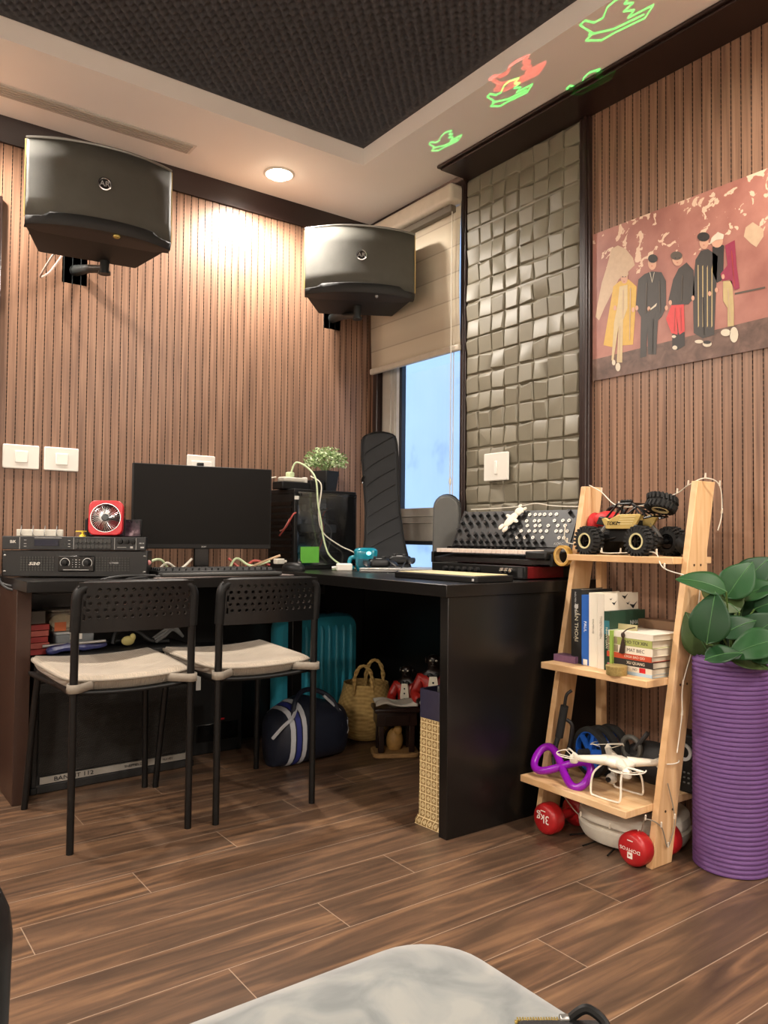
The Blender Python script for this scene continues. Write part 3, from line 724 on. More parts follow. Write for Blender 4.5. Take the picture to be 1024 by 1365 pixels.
#PART2
# ================================================================== ON THE DESK, BACK WALL SIDE
# ---- power amplifier and rack processor
aL, aR = Vector((.522, 2.90, 0)), Vector((.930, 2.65, 0)); arz = math.atan2(aR.y-aL.y, aR.x-aL.x); ac = (aL+aR)/2
AMPM = mat('rack_black', '#141414', .45, bump=.15, bscale=600)
amp = thing('power_amplifier', 'black rack power amplifier with two dials at the left end of the desk', 'amplifier', (ac.x, ac.y, D2), arz)
MB().b2((-.215, .012, .006), (.215, .20, .092)).build('body', AMPM, amp, bevel=.003)
MB().b2((-.241, 0, .004), (.241, .014, .093)).build('front_panel', AMPM, amp, bevel=.003)
MB().b2((-.055, -.006, .022), (.065, 0, .076)).build('control_plate', mat('gloss_black_plate', '#090909', .25), amp, bevel=.004)
for sx in (-1, 1):
    g = MB()
    for i in range(12):
        for j in range(6): g.box((sx*.125+(i-5.5)*.0095, -.001, .048+(j-2.5)*.0085), (.0062, .003, .005))
    g.build('vent_grid', mat('vent_hole', '#343431', .5), amp)
for sx in (-.032, .042):
    k = MB(); k.lathe([(.011, -.006), (.011, -.014), (.009, -.02), (.003, -.021)], c=(sx, 0, .052), axis='y', n=20); kn = k.build('dial', BLACK, amp)
    r = MB(); r.tube([(sx+.0155*math.sin(a), -.0066, .052+.0155*math.cos(a)) for a in [(-2.3+4.6*i/20) for i in range(21)]], .0011, 6); r.build('dial_ring', LGREY, kn)
m = MB()
for i in range(4):
    for j in range(3): m.box((.005+(j-1)*.011, -.007, .062-i*.008), (.005 if j == 1 else .002, .001, .002))
m.box((.005, -.007, .028), (.085, .001, .0016)); m.build('panel_marks', LGREY, amp)
text('sae', .022, FRONT(-.135, -.003, .050), WHITE, amp, shear=.3, sx=1.3, ext=.001); text('CT4000', .009, FRONT(.13, -.003, .052), LGREY, amp, ext=.001)
for sx in (-.232, .232):
    for z in (.022, .076): MB().ell((sx, -.001, z), (.005, .002, .003)).build('rack_screw', STEEL, amp)
pr = thing('audio_processor', 'slim black rack processor lying on top of the power amplifier', 'audio processor', (ac.x, ac.y, D2+.094), arz)
MB().b2((-.205, .01, .004), (.205, .17, .046)).build('body', AMPM, pr, bevel=.002)
MB().b2((-.241, -.004, .002), (.235, .012, .047)).build('front_panel', mat('rack_grey_black', '#1e2022', .4), pr, bevel=.002)
MB().b2((-.135, -.006, .015), (-.055, -.004, .036)).build('display', mat('dim_blue_display', '#161a2c', .2), pr)
jk = MB()
for j in range(2):
    for i in range(9): jk.lathe([(.0045, 0), (.0068, -.004), (.0068, -.006), (.0045, -.006)], c=(.005+i*.0135, -.003, .014+j*.019), axis='y', n=12, cap=True)
jk.build('socket_rows', mat('socket_ring', '#3c3d3c', .4, metal=.3), pr)
for i in range(3): MB().lathe([(.009, -.004), (.0085, -.014), (.003, -.015)], c=(.15+i*.021, 0, .032), axis='y', n=16).build('dial', BLACK, pr)
text('BiK', .014, FRONT(-.205, -.0045, .028), WHITE, pr, ext=.001); text('BIK 80', .006, FRONT(.222, -.0045, .026), LGREY, pr, ext=.001)
m = MB()
for x in (-.183, -.005, .131, .203): m.box((x, -.0045, .024), (.0012, .001, .04))
for z in (.013, .022, .034): m.box((-.165, -.0045, z), (.008, .001, .0015)); m.box((-.02, -.0045, z), (.007, .001, .0015))
m.box((-.09, -.0045, .042), (.09, .001, .0015)); m.box((.155, -.0045, .012), (.03, .001, .0012)); m.box((.188, -.0045, .012), (.009, .001, .007)); m.box((.224, -.0045, .012), (.012, .001, .005)); m.build('panel_marks', LGREY, pr)
AMT = D2+.094+.047
def AW(lx, ly, z=0): v = Matrix.Rotation(arz, 3, 'Z') @ Vector((lx, ly, 0)); return (ac.x+v.x, ac.y+v.y, z)
# hook strip
hk = thing('hook_rack', 'small white strip with four hooks standing on the rack processor', 'hook rack', AW(-.145, .07, AMT), arz)
MB().b2((-.078, 0, 0), (.078, .012, .024)).build('strip', mat('aged_white', '#cfcabd', .5), hk, bevel=.002)
for i in range(4):
    x = -.06+i*.04
    MB().tube(spline([(x, -.001, .006), (x, -.008, .004), (x, -.008, .018), (x, -.003, .030), (x, -.003, .037)], 4), .0018, 6).build('hook', STEEL, hk)
# tiny yellow propeller toy
yt = thing('toy_propeller', 'tiny yellow propeller toy left of the red fan', 'toy', AW(.005, .06, AMT), arz)
MB().lathe([(.012, 0), (.010, .006), (.004, .008), (.004, .02), (.001, .021)], n=14).build('base', YEL, yt)
b = MB(); b.box((-.012, 0, .0185), (.024, .007, .0015), rot=(.3, 0, 0)); b.box((.012, 0, .0185), (.024, .007, .0015), rot=(-.3, 0, 0)); b.build('blades', YEL, yt)
# red fan
fn = thing('desk_fan', 'small red square desk fan with a round wire guard on the amplifier', 'fan', AW(.085, .058, AMT+.003), arz+.1)
X = TR((0, 0, .062), (math.radians(-6), 0, math.radians(0)))
m = MB(); m.X = X; pts = rrect(.114, .122, .022, 6); hole = [(.049*math.cos(2*PI*i/48), .049*math.sin(2*PI*i/48)) for i in range(48)]
n = len(pts)
import bisect
out48 = []
for i in range(48):
    a = 2*PI*i/48; dx, dy = math.cos(a), math.sin(a); best = None
    for j in range(n):
        p, q = Vector(pts[j]), Vector(pts[(j+1) % n]); e = q-p; den = dx*e.y-dy*e.x
        if abs(den) < 1e-9: continue
        tt = (p.x*e.y-p.y*e.x)/den; uu = (p.x*dy-p.y*dx)/den
        if tt > 0 and -1e-6 <= uu <= 1+1e-6: best = tt if best is None else min(best, tt)
    out48.append((dx*best, dy*best))
vs = [(p[0], y, p[1]) for y in (-.016, .016) for ring in (hole, out48) for p in ring]
fs = []
for i in range(48):
    j = (i+1) % 48
    fs += [(i, 48+i, 48+j, j), (96+j, 144+j, 144+i, 96+i), (48+i, 144+i, 144+j, 48+j), (j, 96+j, 96+i, i)]
m.add(vs, fs); m.build('housing', RED, fn, bevel=.003)
gd = MB(); gd.X = X
for k in range(40):
    a = 2*PI*k/40; gd.tube([(.012*math.cos(a), -.020, .012*math.sin(a)), (.035*math.cos(a+.12), -.021, .035*math.sin(a+.12)), (.050*math.cos(a+.2), -.016, .050*math.sin(a+.2))], .0009, 5)
gd.tube([(.050*math.cos(2*PI*i/32), -.016, .050*math.sin(2*PI*i/32)) for i in range(32)], .0012, 5, closed=True); gd.build('wire_guard', CHROME, fn)
h = MB(); h.X = X; h.lathe([(.013, -.018), (.013, -.024), (.009, -.026)], n=20, axis='y'); h.build('hub', mat('hub_grey', '#3b3e3f', .35), fn)
bl_ = MB(); bl_.X = X
for k in range(4):
    a = PI/2*k+.4
    bl_.grid(lambda u, v: ((.012+.033*v)*math.cos(a+.9*u), -.006+.012*u, (.012+.033*v)*math.sin(a+.9*u)), 6, 3)
bl_.build('blades', mat('dark_red_blade', '#8b2028', .3), fn, solid=.0015)
bk = MB(); bk.X = X; bk.b2((-.05, .010, -.05), (.05, .017, .05)); bk.build('rear_grille', mat('dark_red_back', '#3a1216', .6), fn)
sd = MB(); sd.tube([(-.062, 0, .062), (-.062, .0, .004), (-.05, .006, .0), (.05, .006, .0), (.062, 0, .004), (.062, 0, .062)], .003, 8); sd.build('stand', BLACK, fn)
# dark picture frame behind the fan
gal, nt, b_ = nodes_of('nebula_print', .25); tc = N(nt, 'ShaderNodeTexCoord'); n_ = N(nt, 'ShaderNodeTexNoise', i_Scale=28.0, i_Detail=6.0); nt.links.new(tc.outputs['Object'], n_.inputs['Vector'])
nt.links.new(ramp(nt, n_.outputs['Fac'], [(.35, '#1c1820'), (.5, '#43333f'), (.6, '#5d4852'), (.72, '#b9a0a8')]), b_.inputs['Base Color'])
pf = thing('picture_frame', 'dark picture of a starry cloud standing behind the red fan', 'picture frame', AW(.10, .115, AMT), arz)
MB().b2((-.105, .003, 0), (.093, .012, .063)).build('frame', BLACK, pf, bevel=.002)
MB().b2((-.085, .000, .003), (.088, .004, .060)).build('print', gal, pf)
# cables drooping below the amplifier
for k, (pts, lab) in enumerate([([AW(-.25, -.01, D2+.02), AW(-.22, -.035, D2-.02), AW(-.10, -.05, D2-.03), AW(.05, -.035, D2-.012), AW(.16, -.02, D2+.008), AW(.27, -.0, D2+.01)], 'black cable sagging along the front of the amplifier'),
                                ([AW(-.245, -.02, D2+.01), AW(-.20, -.045, D2-.035), AW(-.05, -.055, D2-.05), AW(.10, -.05, D2-.035), AW(.19, -.03, D2-.0), AW(.28, .02, D2+.006)], 'black cable hanging lowest below the amplifier')]):
    tag(MB().tube(spline(pts, 8), .0045, 8).build('power_cable', CABK, None), lab, 'cable', 'cables in front of the amplifier')
tag(MB().tube(spline([AW(-.243, -.02, D2+.05), AW(-.25, -.035, D2+.0), AW(-.235, -.04, D2-.03), AW(-.232, -.04, D2-.06)], 6), .003, 6).build('cable_end', CABW), 'short white cable end hanging at the left desk corner', 'cable')

# ---- monitor
mc = Vector((1.221, 2.846, 0)); mrz = math.atan2(-.083, .536)
mo = thing('computer_monitor', 'black flat monitor switched off in the middle of the desk', 'monitor', (mc.x, mc.y, D2), mrz)
MB().b2((-.271, 0, .098), (.271, .018, .418)).build('panel', BLACK, mo, bevel=.003)
MB().b2((-.266, -.0012, .116), (.266, .001, .414)).build('screen', mat('dark_screen', '#0c0b0a', .3, var=.03, spec=.15), mo)
roundrect_loft(MB(), .36, .22, .03, [.016, .035, .045], [0, .01, .05], c=(0, 0, .26)).build('rear_shell', BLACK, mo)
MB().b2((-.03, .03, .012), (.03, .05, .25)).build('stand', BLACKG, mo, bevel=.004)
MB().prism(rrect(.22, .16, .03, cx=0, cy=.03), 0, .012).build('base', BLACKG, mo, bevel=.002)
text('acer', .011, FRONT(0, -.0014, .107), LGREY, mo, ext=.0005)
# ---- keyboard
kb = thing('computer_keyboard', 'black keyboard with wrist rest in front of the monitor', 'keyboard', (1.205, 2.625, D2+.004), math.radians(-5))
MB().b2((-.225, .05, 0), (.225, .20, .018)).build('case', BLACK, kb, bevel=.004)
MB().b2((-.225, -.012, 0), (.225, .048, .013)).build('wrist_rest', mat('wrist_rest_grey', '#3a3a38', .5), kb, bevel=.005)
key = None
for r in range(5):
    for c in range(18):
        M = Matrix.Translation((-.205+c*.0241, .07+r*.0262, .0225))
        if key is None: key = MB().box((0, 0, 0), (.019, .02, .009), taper=(.8, .8)).build('key', mat('key_black', '#242424', .5), kb); key.matrix_local = M
        else: part(key, kb, M)
dm = tag(MB().b2((.95, 2.615, D2), (1.49, 2.84, D2+.003)).build('desk_mat', mat('pinkish_grey_mat', '#7d716c', .6), bevel=.001), 'thin pinkish grey mat under the keyboard', 'desk mat')
ms = thing('computer_mouse', 'black computer mouse right of the keyboard', 'mouse', (1.535, 2.70, D1), math.radians(20))
m = MB(); m.ell((0, 0, .008), (.032, .055, .028), p=.8); m.v = [(x, y, max(0, z)) for x, y, z in m.v]; m.build('shell', BLACK, ms)
MB().ell((0, -.03, .033), (.003, .008, .005)).build('wheel', GREY, ms)
tag(MB().tube(spline([(1.535, 2.76, D1+.01), (1.52, 2.82, D1+.005), (1.49, 2.87, D2+.02), (1.46, 2.93, D2+.01)]), .002, 6).build('mouse_cable', CABK), 'thin black mouse cable running behind the monitor', 'cable')
# tangle of pale cables and plugs behind the keyboard
for k, (pts, mm, lab) in enumerate([
    ([(1.00, 2.90, D2+.005), (1.02, 2.86, D2+.05), (1.06, 2.86, D2+.055), (1.10, 2.88, D2+.01)], CABG, 'pale looped cable showing below the left of the monitor'),
    ([(1.05, 2.88, D2+.005), (1.08, 2.86, D2+.045), (1.13, 2.86, D2+.02), (1.18, 2.86, D2+.06)], CABW, 'white looped cable below the left of the monitor'),
    ([(1.33, 2.86, D2+.005), (1.36, 2.85, D2+.06), (1.42, 2.84, D2+.03), (1.49, 2.81, D2+.05)], CABG, 'pale cable below the right of the monitor'),
    ([(1.36, 2.86, D2+.005), (1.40, 2.83, D2+.02), (1.46, 2.82, D2+.045), (1.53, 2.80, D1+.06)], mat('tan_cable', '#b79a7b', .5), 'tan cable below the right of the monitor'),
    ([(1.34, 2.88, D2+.06), (1.39, 2.86, D2+.02), (1.44, 2.85, D2+.05), (1.50, 2.83, D1+.02)], mat('red_cable', '#a8473f', .5), 'red cable below the right of the monitor')]):
    tag(MB().tube(spline(pts, 6), .005, 7).build('desk_cable', mm), lab, 'cable', 'loose cables behind the keyboard')
pg = thing('cable_plug', 'white plug lying by the corner of the computer tower', 'plug', (1.525, 2.80, D1+.035), .3)
MB().b2((-.022, -.012, -.01), (.022, .012, .012)).build('plug_body', mat('aged_white', '#cfcabd', .5), pg, bevel=.004); MB().cyl((.022, 0, 0), (.04, 0, 0), .005).build('strain_relief', CABW, pg)
tag(MB().ell((.955, 2.70, D2+.052), (.008, .008, .009)).build('pink_cap', mat('pink_plastic', '#d9908c', .5)), 'tiny pink rubber cap at the right end of the amplifier', 'cap')

# ---- computer tower
TX = thing('computer_tower', 'small black computer tower with a glass side panel', 'computer', (1.600, 2.815, D1), math.radians(6))
tl, tw, th = .335, .19, .335
fr = MB()
fr.b2((0, 0, 0), (tl, tw, .022)); fr.b2((0, 0, th-.02), (tl, tw, th)); fr.b2((0, .0, .02), (.02, tw, th-.02)); fr.b2((tl-.012, 0, .02), (tl, tw, th-.02)); fr.b2((.01, tw-.01, .02), (tl-.01, tw, th-.02)); fr.b2((0, -.002, .02), (.014, .01, th-.02))
fr.build('case', BLACK, TX, bevel=.003)
tg = bpy.data.materials.new('tinted_glass'); tg.use_nodes = True; nt = tg.node_tree; nt.nodes.clear()
_o = N(nt, 'ShaderNodeOutputMaterial'); _t = N(nt, 'ShaderNodeBsdfTransparent'); _t.inputs[0].default_value = (.8, .82, .85, 1); _g = N(nt, 'ShaderNodeBsdfGlossy', i_Roughness=.12); _m = N(nt, 'ShaderNodeMixShader'); _m.inputs[0].default_value = .18
nt.links.new(_t.outputs[0], _m.inputs[1]); nt.links.new(_g.outputs[0], _m.inputs[2]); nt.links.new(_m.outputs[0], _o.inputs[0])
MB().b2((.018, -.006, .018), (tl-.002, -.003, th-.012)).build('glass_panel', tg, TX)
for cx in (.028, tl-.014):
    for cz in (.03, th-.024): MB().lathe([(.006, -.006), (.006, -.010), (.004, -.011)], c=(cx, 0, cz), axis='y', n=12).build('thumb_screw', BLACKG, TX)
mb_ = MB().b2((.05, tw-.03, .07), (.29, tw-.012, .31)).build('circuit_board', mat('board_slate', '#59626e', .5, var=.5, vscale=60), TX)
c_ = MB()
for k in range(26): c_.box((rnd.uniform(.07, .27), tw-.034, rnd.uniform(.09, .29)), (rnd.uniform(.008, .03), rnd.uniform(.01, .03), rnd.uniform(.008, .03)))
c_.build('components', [mat('component_grey', '#858d96', .4, var=.4)], mb_)
MB().b2((.06, .03, .155), (.25, tw-.03, .19)).build('graphics_card', mat('card_grey', '#4a4d50', .4), TX, bevel=.004)
MB().b2((.02, .02, .02), (.32, tw-.012, .07)).build('power_supply_cover', BLACK, TX)
for k in range(2):
    f = MB(); cz = .13+.11*k
    f.tube([(.05+.0, .085+.045*math.cos(2*PI*i/24), cz+.045*math.sin(2*PI*i/24)) for i in range(24)], .006, 6, closed=True)
    for q in range(7):
        a = 2*PI*q/7; f.box((.05, .085+.024*math.cos(a), cz+.024*math.sin(a)), (.01, .03, .003), rot=(a, .4, 0))
    f.build('case_fan', mat('fan_blue_grey', '#526273', .4), TX)
for k in range(4):
    w = MB(); w.tube(spline([(.10+.05*k, .03, .07), (.13+.04*k, .02, .13+.02*k), (.20-.03*k, .03, .21+.01*k), (.22+.02*k, .09, .26)]), .003, 6); w.build('inner_cable', [CABK, mat('red_cable', '#a8473f', .5), GREY, CABK][k], TX)
MB().b2((.03, -.0085, .028), (.125, -.006, .095)).build('green_note', mat('fresh_green_card', '#5fae3c', .6), TX)
MB().b2((-.001, -.004, th-.045), (.022, -.0025, th-.03)).build('sticker', WHITE, TX)
# drive cage front slots on the narrow left face
for k in range(9): MB().b2((-.004, .015, .05+k*.027), (.002, tw-.015, .066+k*.027)).build('front_slot', BLACKG, TX)
MB().tube(spline([(.005, -.005, .235), (-.015, -.012, .225), (-.03, .01, .18), (-.03, .06, .14)]), .0035, 6).build('red_lead', mat('red_cable', '#a8473f', .5), TX)
MB().tube(spline([(.0, .03, .21), (-.02, .04, .17), (-.02, .07, .16)]), .003, 6).build('pale_lead', mat('pink_cable', '#c98a80', .5), TX)
TT = D1+th
def TW(lx, ly, z=0): v = Matrix.Rotation(math.radians(6), 3, 'Z') @ Vector((lx, ly, 0)); return (1.600+v.x, 2.815+v.y, TT+z)
ps = thing('power_strip', 'black power strip with a white adapter on top of the computer tower', 'power strip', TW(.045, .085, 0), .15)
MB().b2((-.075, -.035, 0), (.075, .035, .032)).build('body', BLACK, ps, bevel=.004)
MB().b2((-.06, -.03, .032), (.05, .02, .052)).build('white_adapter', mat('aged_white', '#cfcabd', .5), ps, bevel=.006)
MB().b2((-.025, -.016, .052), (.005, .012, .075)).build('plug', CABG, ps, bevel=.005)
MB().b2((.045, -.03, .03), (.065, -.01, .055)).build('plug', WHITE, ps, bevel=.004)
ro = tag(MB().b2(TW(.12, .05, 0.0005), TW(.20, .16, .045)).build('router_box', BLACK, bevel=.005), 'small black box between the power strip and the potted plant', 'box')
# long pale green charging cable
pts = [TW(.035, .075, .07), TW(.05, .06, .115), TW(.085, .02, .09), TW(.095, -.02, .04), TW(.10, -.03, -.06), TW(.115, -.035, -.14), TW(.13, -.03, -.20), TW(.155, -.035, -.27), TW(.20, -.05, -.31), TW(.22, -.09, -.325), TW(.17, -.12, -.33), TW(.12, -.11, -.331), TW(.17, -.085, -.331), TW(.25, -.10, -.331)]
tag(MB().tube(spline(pts, 7), .0038, 8).build('charging_cable', CABG), 'long pale green charging cable trailing down the glass side of the computer', 'cable')
tag(MB().tube(spline([TW(.12, .05, .06), TW(.13, -.012, .02), TW(.115, -.015, -.10), TW(.14, -.015, -.18), TW(.22, -.03, -.235), TW(.29, -.05, -.27), TW(.30, -.07, -.331)], 7), .0028, 8).build('thin_cable', CABW), 'thin white cable hanging across the glass side of the computer', 'cable')
tag(MB().tube(spline([TW(-.03, .09, .05), TW(-.075, .1, .03), TW(-.09, .12, -.06), TW(-.08, .15, -.14)], 7), .003, 8).build('thin_cable', CABW), 'white cable dropping behind the monitor from the power strip', 'cable')
# bushy plant in a black pot
pp = thing('potted_plant', 'small bushy pale green plant in a square black pot on the computer', 'potted plant', TW(.235, .095, .002), .3)
m = MB(); m.box((0, 0, .045), (.068, .068, .09), taper=(1.3, 1.3)); m.build('pot', mat('matt_black_pot', '#18191a', .6), pp, bevel=.004)
MB().box((0, 0, .086), (.08, .08, .006)).build('soil', mat('dark_soil', '#2a2118', .9), pp)
fol = MB()
for k in range(900):
    a = rnd.uniform(0, 2*PI); ph = math.acos(rnd.uniform(-.35, 1)); r = rnd.uniform(.55, 1.0)
    d = Vector((math.sin(ph)*math.cos(a), math.sin(ph)*math.sin(a), math.cos(ph)))
    p = Vector((d.x*.10, d.y*.10, .13+d.z*.07)); p = Vector((p.x*r, p.y*r, .125+(p.z-.125)*r))
    M = Matrix.Translation(p) @ Euler((rnd.uniform(0, 6), rnd.uniform(0, 6), rnd.uniform(0, 6))).to_matrix().to_4x4()
    s = rnd.uniform(.006, .011); fol.X = M
    fol.add([(-s*.4, 0, 0), (0, -s, .001), (s*.4, 0, 0), (0, s, .002)], [(0, 1, 2, 3)], rnd.choice([0, 0, 1, 2]))
fol.X = I4()
for k in range(26):
    a = rnd.uniform(0, 2*PI); fol.tube([(0, 0, .08), (.06*math.cos(a), .06*math.sin(a), .13+rnd.uniform(0, .03))], .001, 4, 1)
fol.build('foliage', [mat('leaf_pale', '#9db57c', .6, var=.2), mat('leaf_mid', '#5f7f41', .6, var=.2), mat('leaf_tip', '#cfdcb4', .6)], pp)

# ================================================================== ON THE DESK, WINDOW SIDE
# tall padded instrument bag
gb = thing('instrument_bag', 'tall black padded instrument bag leaning by the window', 'instrument bag', (2.005, 2.745, D1), math.radians(-36))
Xg = TR((.012, 0, 0), (math.radians(-3), math.radians(-3.5), 0))
prof = [(0, .112, .085), (.06, .100, .08), (.13, .088, .068), (.25, .079, .055), (.40, .081, .05), (.50, .083, .048), (.555, .080, .046), (.585, .066, .040), (.598, .045, .030)]
rings = []
for z, hw, dp in prof:
    pts = rrect(hw*2, dp, min(.022, dp*.45), 4); rings.append([(p[0], p[1], z) for p in pts])
m = MB(); m.X = Xg; m.loft(rings); m.build('bag_body', mat('black_nylon', '#1f2022', .75, bump=.25, bscale=700), gb, smooth=50)
for k in range(7):
    q = MB(); q.X = Xg; zz = .10+k*.07
    def yy(x): return -.030+.0-.002
    pts = []
    for i in range(9):
        x = -.07+.135*i/8; z = zz-.02+.075*(i/8)**.8
        hd = [a for a in prof if a[0] <= z][-1]; pts.append((x*(hd[1]/.083), -hd[2]/2-.0015, z))
    q.tube(pts, .0022, 6); q.build('quilting_seam', mat('seam_black', '#0e0e0f', .6), gb)
zp = MB(); zp.X = Xg; zp.tube(spline([(a[1]-.004, -a[2]/2+.006, a[0]) for a in prof[:-1]]+[(.0, -.018, .600)]+[(-a[1]+.004, -a[2]/2+.006, a[0]) for a in prof[:-1][::-1]], 3), .004, 6); zp.build('piping', BLACK, gb)
MB().tube([(-.086, -.02, .40), (-.092, -.028, .385), (-.090, -.03, .37)], .006, 8).build('zip_pull', BLACKG, gb)
# grey padded upright case behind the synthesizer
pc = thing('padded_case', 'dark grey upright case with a rounded top behind the synthesizer', 'case', (2.12, 2.455, D1), math.radians(-48))
def arch(w, h, n=10): return [(-w/2, 0), (w/2, 0), (w/2*.93, h-w*.46)]+[(w*.465*math.cos(PI*i/n), h-w*.46+w*.46*math.sin(PI*i/n)) for i in range(1, n)]+[(-w/2*.93, h-w*.46)]
m = MB(); rings = [[(p[0]*(1-i), y, p[1]*(1-i*.3)) for p in arch(.118, .315)] for y, i in ((-.03, .06), (-.034, .12), (-.034, .12), (-.03, .06), (-.02, 0), (.03, 0), (.04, .06))]
m.loft(rings[3:]+[]); m.build('shell', mat('case_grey', '#4b4b4a', .6, bump=.15, bscale=300), pc)
MB().loft([[(p[0]*.93, y, p[1]*.975) for p in arch(.118, .315)] for y in (-.033, -.02)]).build('front_face', mat('case_face', '#5a5a57', .6), pc, bevel=.004)
MB().tube([(p[0], .004, p[1]) for p in arch(.1195, .317)[2:]], .0035, 6).build('zip_line', BLACK, pc)
# teal lantern speaker
ts = thing('bluetooth_speaker', 'glossy teal blue gadget with a lit spot in front of the instrument bag', 'speaker', (1.83, 2.625, D1), math.radians(-35))
TEAL = mat('teal_gloss', '#0f7f95', .2, coat=.5)
m = MB(); rings = []
for z, w, d, r in ((0, .070, .055, .02), (.008, .078, .062, .022), (.05, .086, .066, .022), (.066, .096, .072, .022), (.082, .098, .074, .024), (.09, .086, .064, .024), (.094, .06, .045, .02)):
    rings.append([(p[0], p[1], z) for p in rrect(w, d, r, 5)])
m.loft(rings); m.build('shell', TEAL, ts)
MB().ell((.012, -.036, .072), (.010, .004, .008)).build('lit_spot', mat('led_cyan', '#7ff0ee', .3, emit=2.5, var=0), ts)
MB().tube(spline([(-.038, 0, .055), (-.062, 0, .05), (-.066, 0, .02), (-.046, 0, .01)]), .009, 10).build('handle', TEAL, ts)
MB().b2((-.03, -.034, .016), (.03, -.028, .05)).build('front_grille', mat('dark_teal_grille', '#0b5566', .5), ts, bevel=.006)
# closed laptop
LP = thing('laptop', 'closed silver laptop lying on the desk corner', 'laptop', (1.925, 2.51, D1), math.radians(-49))
MB().prism(rrect(.30, .21, .012), .002, .009).build('base', mat('laptop_silver', '#b9b7b2', .35, metal=.6), LP, bevel=.002)
MB().prism(rrect(.30, .21, .012), .010, .015).build('lid', mat('laptop_silver', '#b9b7b2', .35, metal=.6), LP, bevel=.002)
# game controllers on a charging dock
def gamepad(loc, rz, label):
    t = thing('game_controller', label, 'game controller', loc, rz, 'black game controllers by the laptop')
    m = MB(); m.loft([[(p[0], p[1], z) for p in rrect(.10-i, .055-i, .02)] for z, i in ((.010, .02), (.018, 0), (.034, 0), (.044, .016))])
    for s in (-1, 1):
        m.loft([[(s*(.048+ox)+rr*math.cos(2*PI*k/10)*.9, oy+rr*math.sin(2*PI*k/10), z) for k in range(10)] for ox, oy, z, rr in ((0, .0, .038, .018), (.006, -.022, .030, .019), (.012, -.045, .020, .015), (.013, -.058, .014, .008))])
    m.build('body', BLACK, t)
    for s in (-1, 1): MB().lathe([(.006, .040), (.006, .048), (.009, .050), (.008, .054), (.001, .053)], c=(s*.02, -.008, 0), n=14).build('thumb_stick', DGREY, t)
    MB().b2((-.02, -.004, .043), (.02, .02, .0455)).build('touch_pad', mat('pale_key', '#c9c9c6', .4), t, bevel=.001)
    return t
gamepad((1.865, 2.585, D1+.006), math.radians(-20), 'black game controller standing left, nearer the teal gadget')
gamepad((1.975, 2.585, D1+.016), math.radians(-50), 'black game controller lying on the silver laptop, right of the other')
tag(MB().tube(spline([(1.98, 2.55, D1+.04), (1.90, 2.47, D1+.02), (1.84, 2.43, D1+.004), (1.78, 2.42, D1+.004), (1.70, 2.48, D1+.004)]), .0026, 7).build('controller_cable', CABK), 'black cable curling from the game controllers over the desk', 'cable')
cg = thing('charger_block', 'white charger block on the desk below the glass side of the computer', 'charger', (1.745, 2.655, D1), math.radians(-30))
MB().b2((-.032, -.022, 0), (.032, .022, .03)).build('block', WHITE, cg, bevel=.005); MB().cyl((-.032, 0, .014), (-.05, 0, .012), .005).build('strain_relief', WHITE, cg)
# pad controller with pale top
pdm = thing('pad_controller', 'flat black pad controller with a pale cream top at the desk edge', 'controller', (1.71, 1.955, D1), math.radians(-88))
MB().prism(rrect(.40, .17, .01), 0, .020).build('case', BLACK, pdm, bevel=.003)
MB().b2((-.185, -.07, .020), (.175, .08, .0225)).build('cream_surface', mat('cream_surface', '#d8cb9c', .5), pdm, bevel=.001)
MB().b2((.182, -.0865, .006), (.19, -.0845, .013)).build('logo_mark', LGREY, pdm)
# audio interface: black front, red body
ai = thing('audio_interface', 'rack audio interface with black front and red body under the synthesizer', 'audio interface', (1.895, 2.035, D1), math.radians(-88))
MB().b2((-.225, .008, .004), (.225, .20, .043)).build('body', mat('deep_red_metal', '#6d1418', .35, metal=.3), ai, bevel=.002)
MB().b2((-.23, -.004, .003), (.23, .01, .045)).build('front_panel', BLACK, ai, bevel=.002)
for i in range(6): MB().lathe([(.0085, -.004), (.008, -.018), (.003, -.019)], c=(-.15+i*.033, 0, .027), axis='y', n=16).build('dial', mat('knob_black', '#1c1c1d', .4), ai)
for i in range(3): MB().lathe([(.009, -.004), (.0085, -.02), (.003, -.021)], c=(.135+i*.020, 0, .030), axis='y', n=16).build('dial', CHROME, ai)
MB().b2((.20, -.006, .008), (.22, -.004, .04)).build('switch_plate', DGREY, ai)
# ---- synthesizer
sy = thing('synthesizer', 'black patch synthesizer with keyboard and rows of knobs', 'synthesizer', (1.965, 2.025, D1+.0455), math.radians(-82.5))
SW = .545
m = MB(); prof = [(-.03, 0), (.20, 0), (.20, .06), (.185, .195), (.16, .20), (.09, .065), (.085, .052), (-.03, .04)]
for sx in (-SW/2, SW/2-.012):
    m = MB(); q = MB(); q.prism(prof, sx, sx+.012); m.v = [(v[2], v[0], v[1]) for v in q.v]; m.f = q.f; m.m = q.m
    m.build('side_cheek', BLACK, sy, bevel=.002)
m = MB(); q = MB(); q.prism([(-.025, .004), (.195, .004), (.195, .06), (.18, .19), (.16, .195), (.093, .06), (.085, .035), (-.025, .022)], -SW/2+.012, SW/2-.012); m.v = [(v[2], v[0], v[1]) for v in q.v]; m.f = q.f; m.m = q.m
m.build('body', mat('synth_black', '#151517', .4), sy, bevel=.002)
pa = Vector((0, .090, .062)); pb = Vector((0, .158, .194)); pdir = (pb-pa).normalized(); PM = frame((0, (pa.y+pb.y)/2, (pa.z+pb.z)/2), (1, 0, 0), pdir)   # z axis out of the panel
plen = (pb-pa).length
q = MB(); q.X = PM; q.b2((-SW/2+.014, -plen/2, -.002), (SW/2-.014, plen/2, .003)); pnl = q.build('panel', mat('synth_panel', '#2e3031', .4), sy)
kn = None
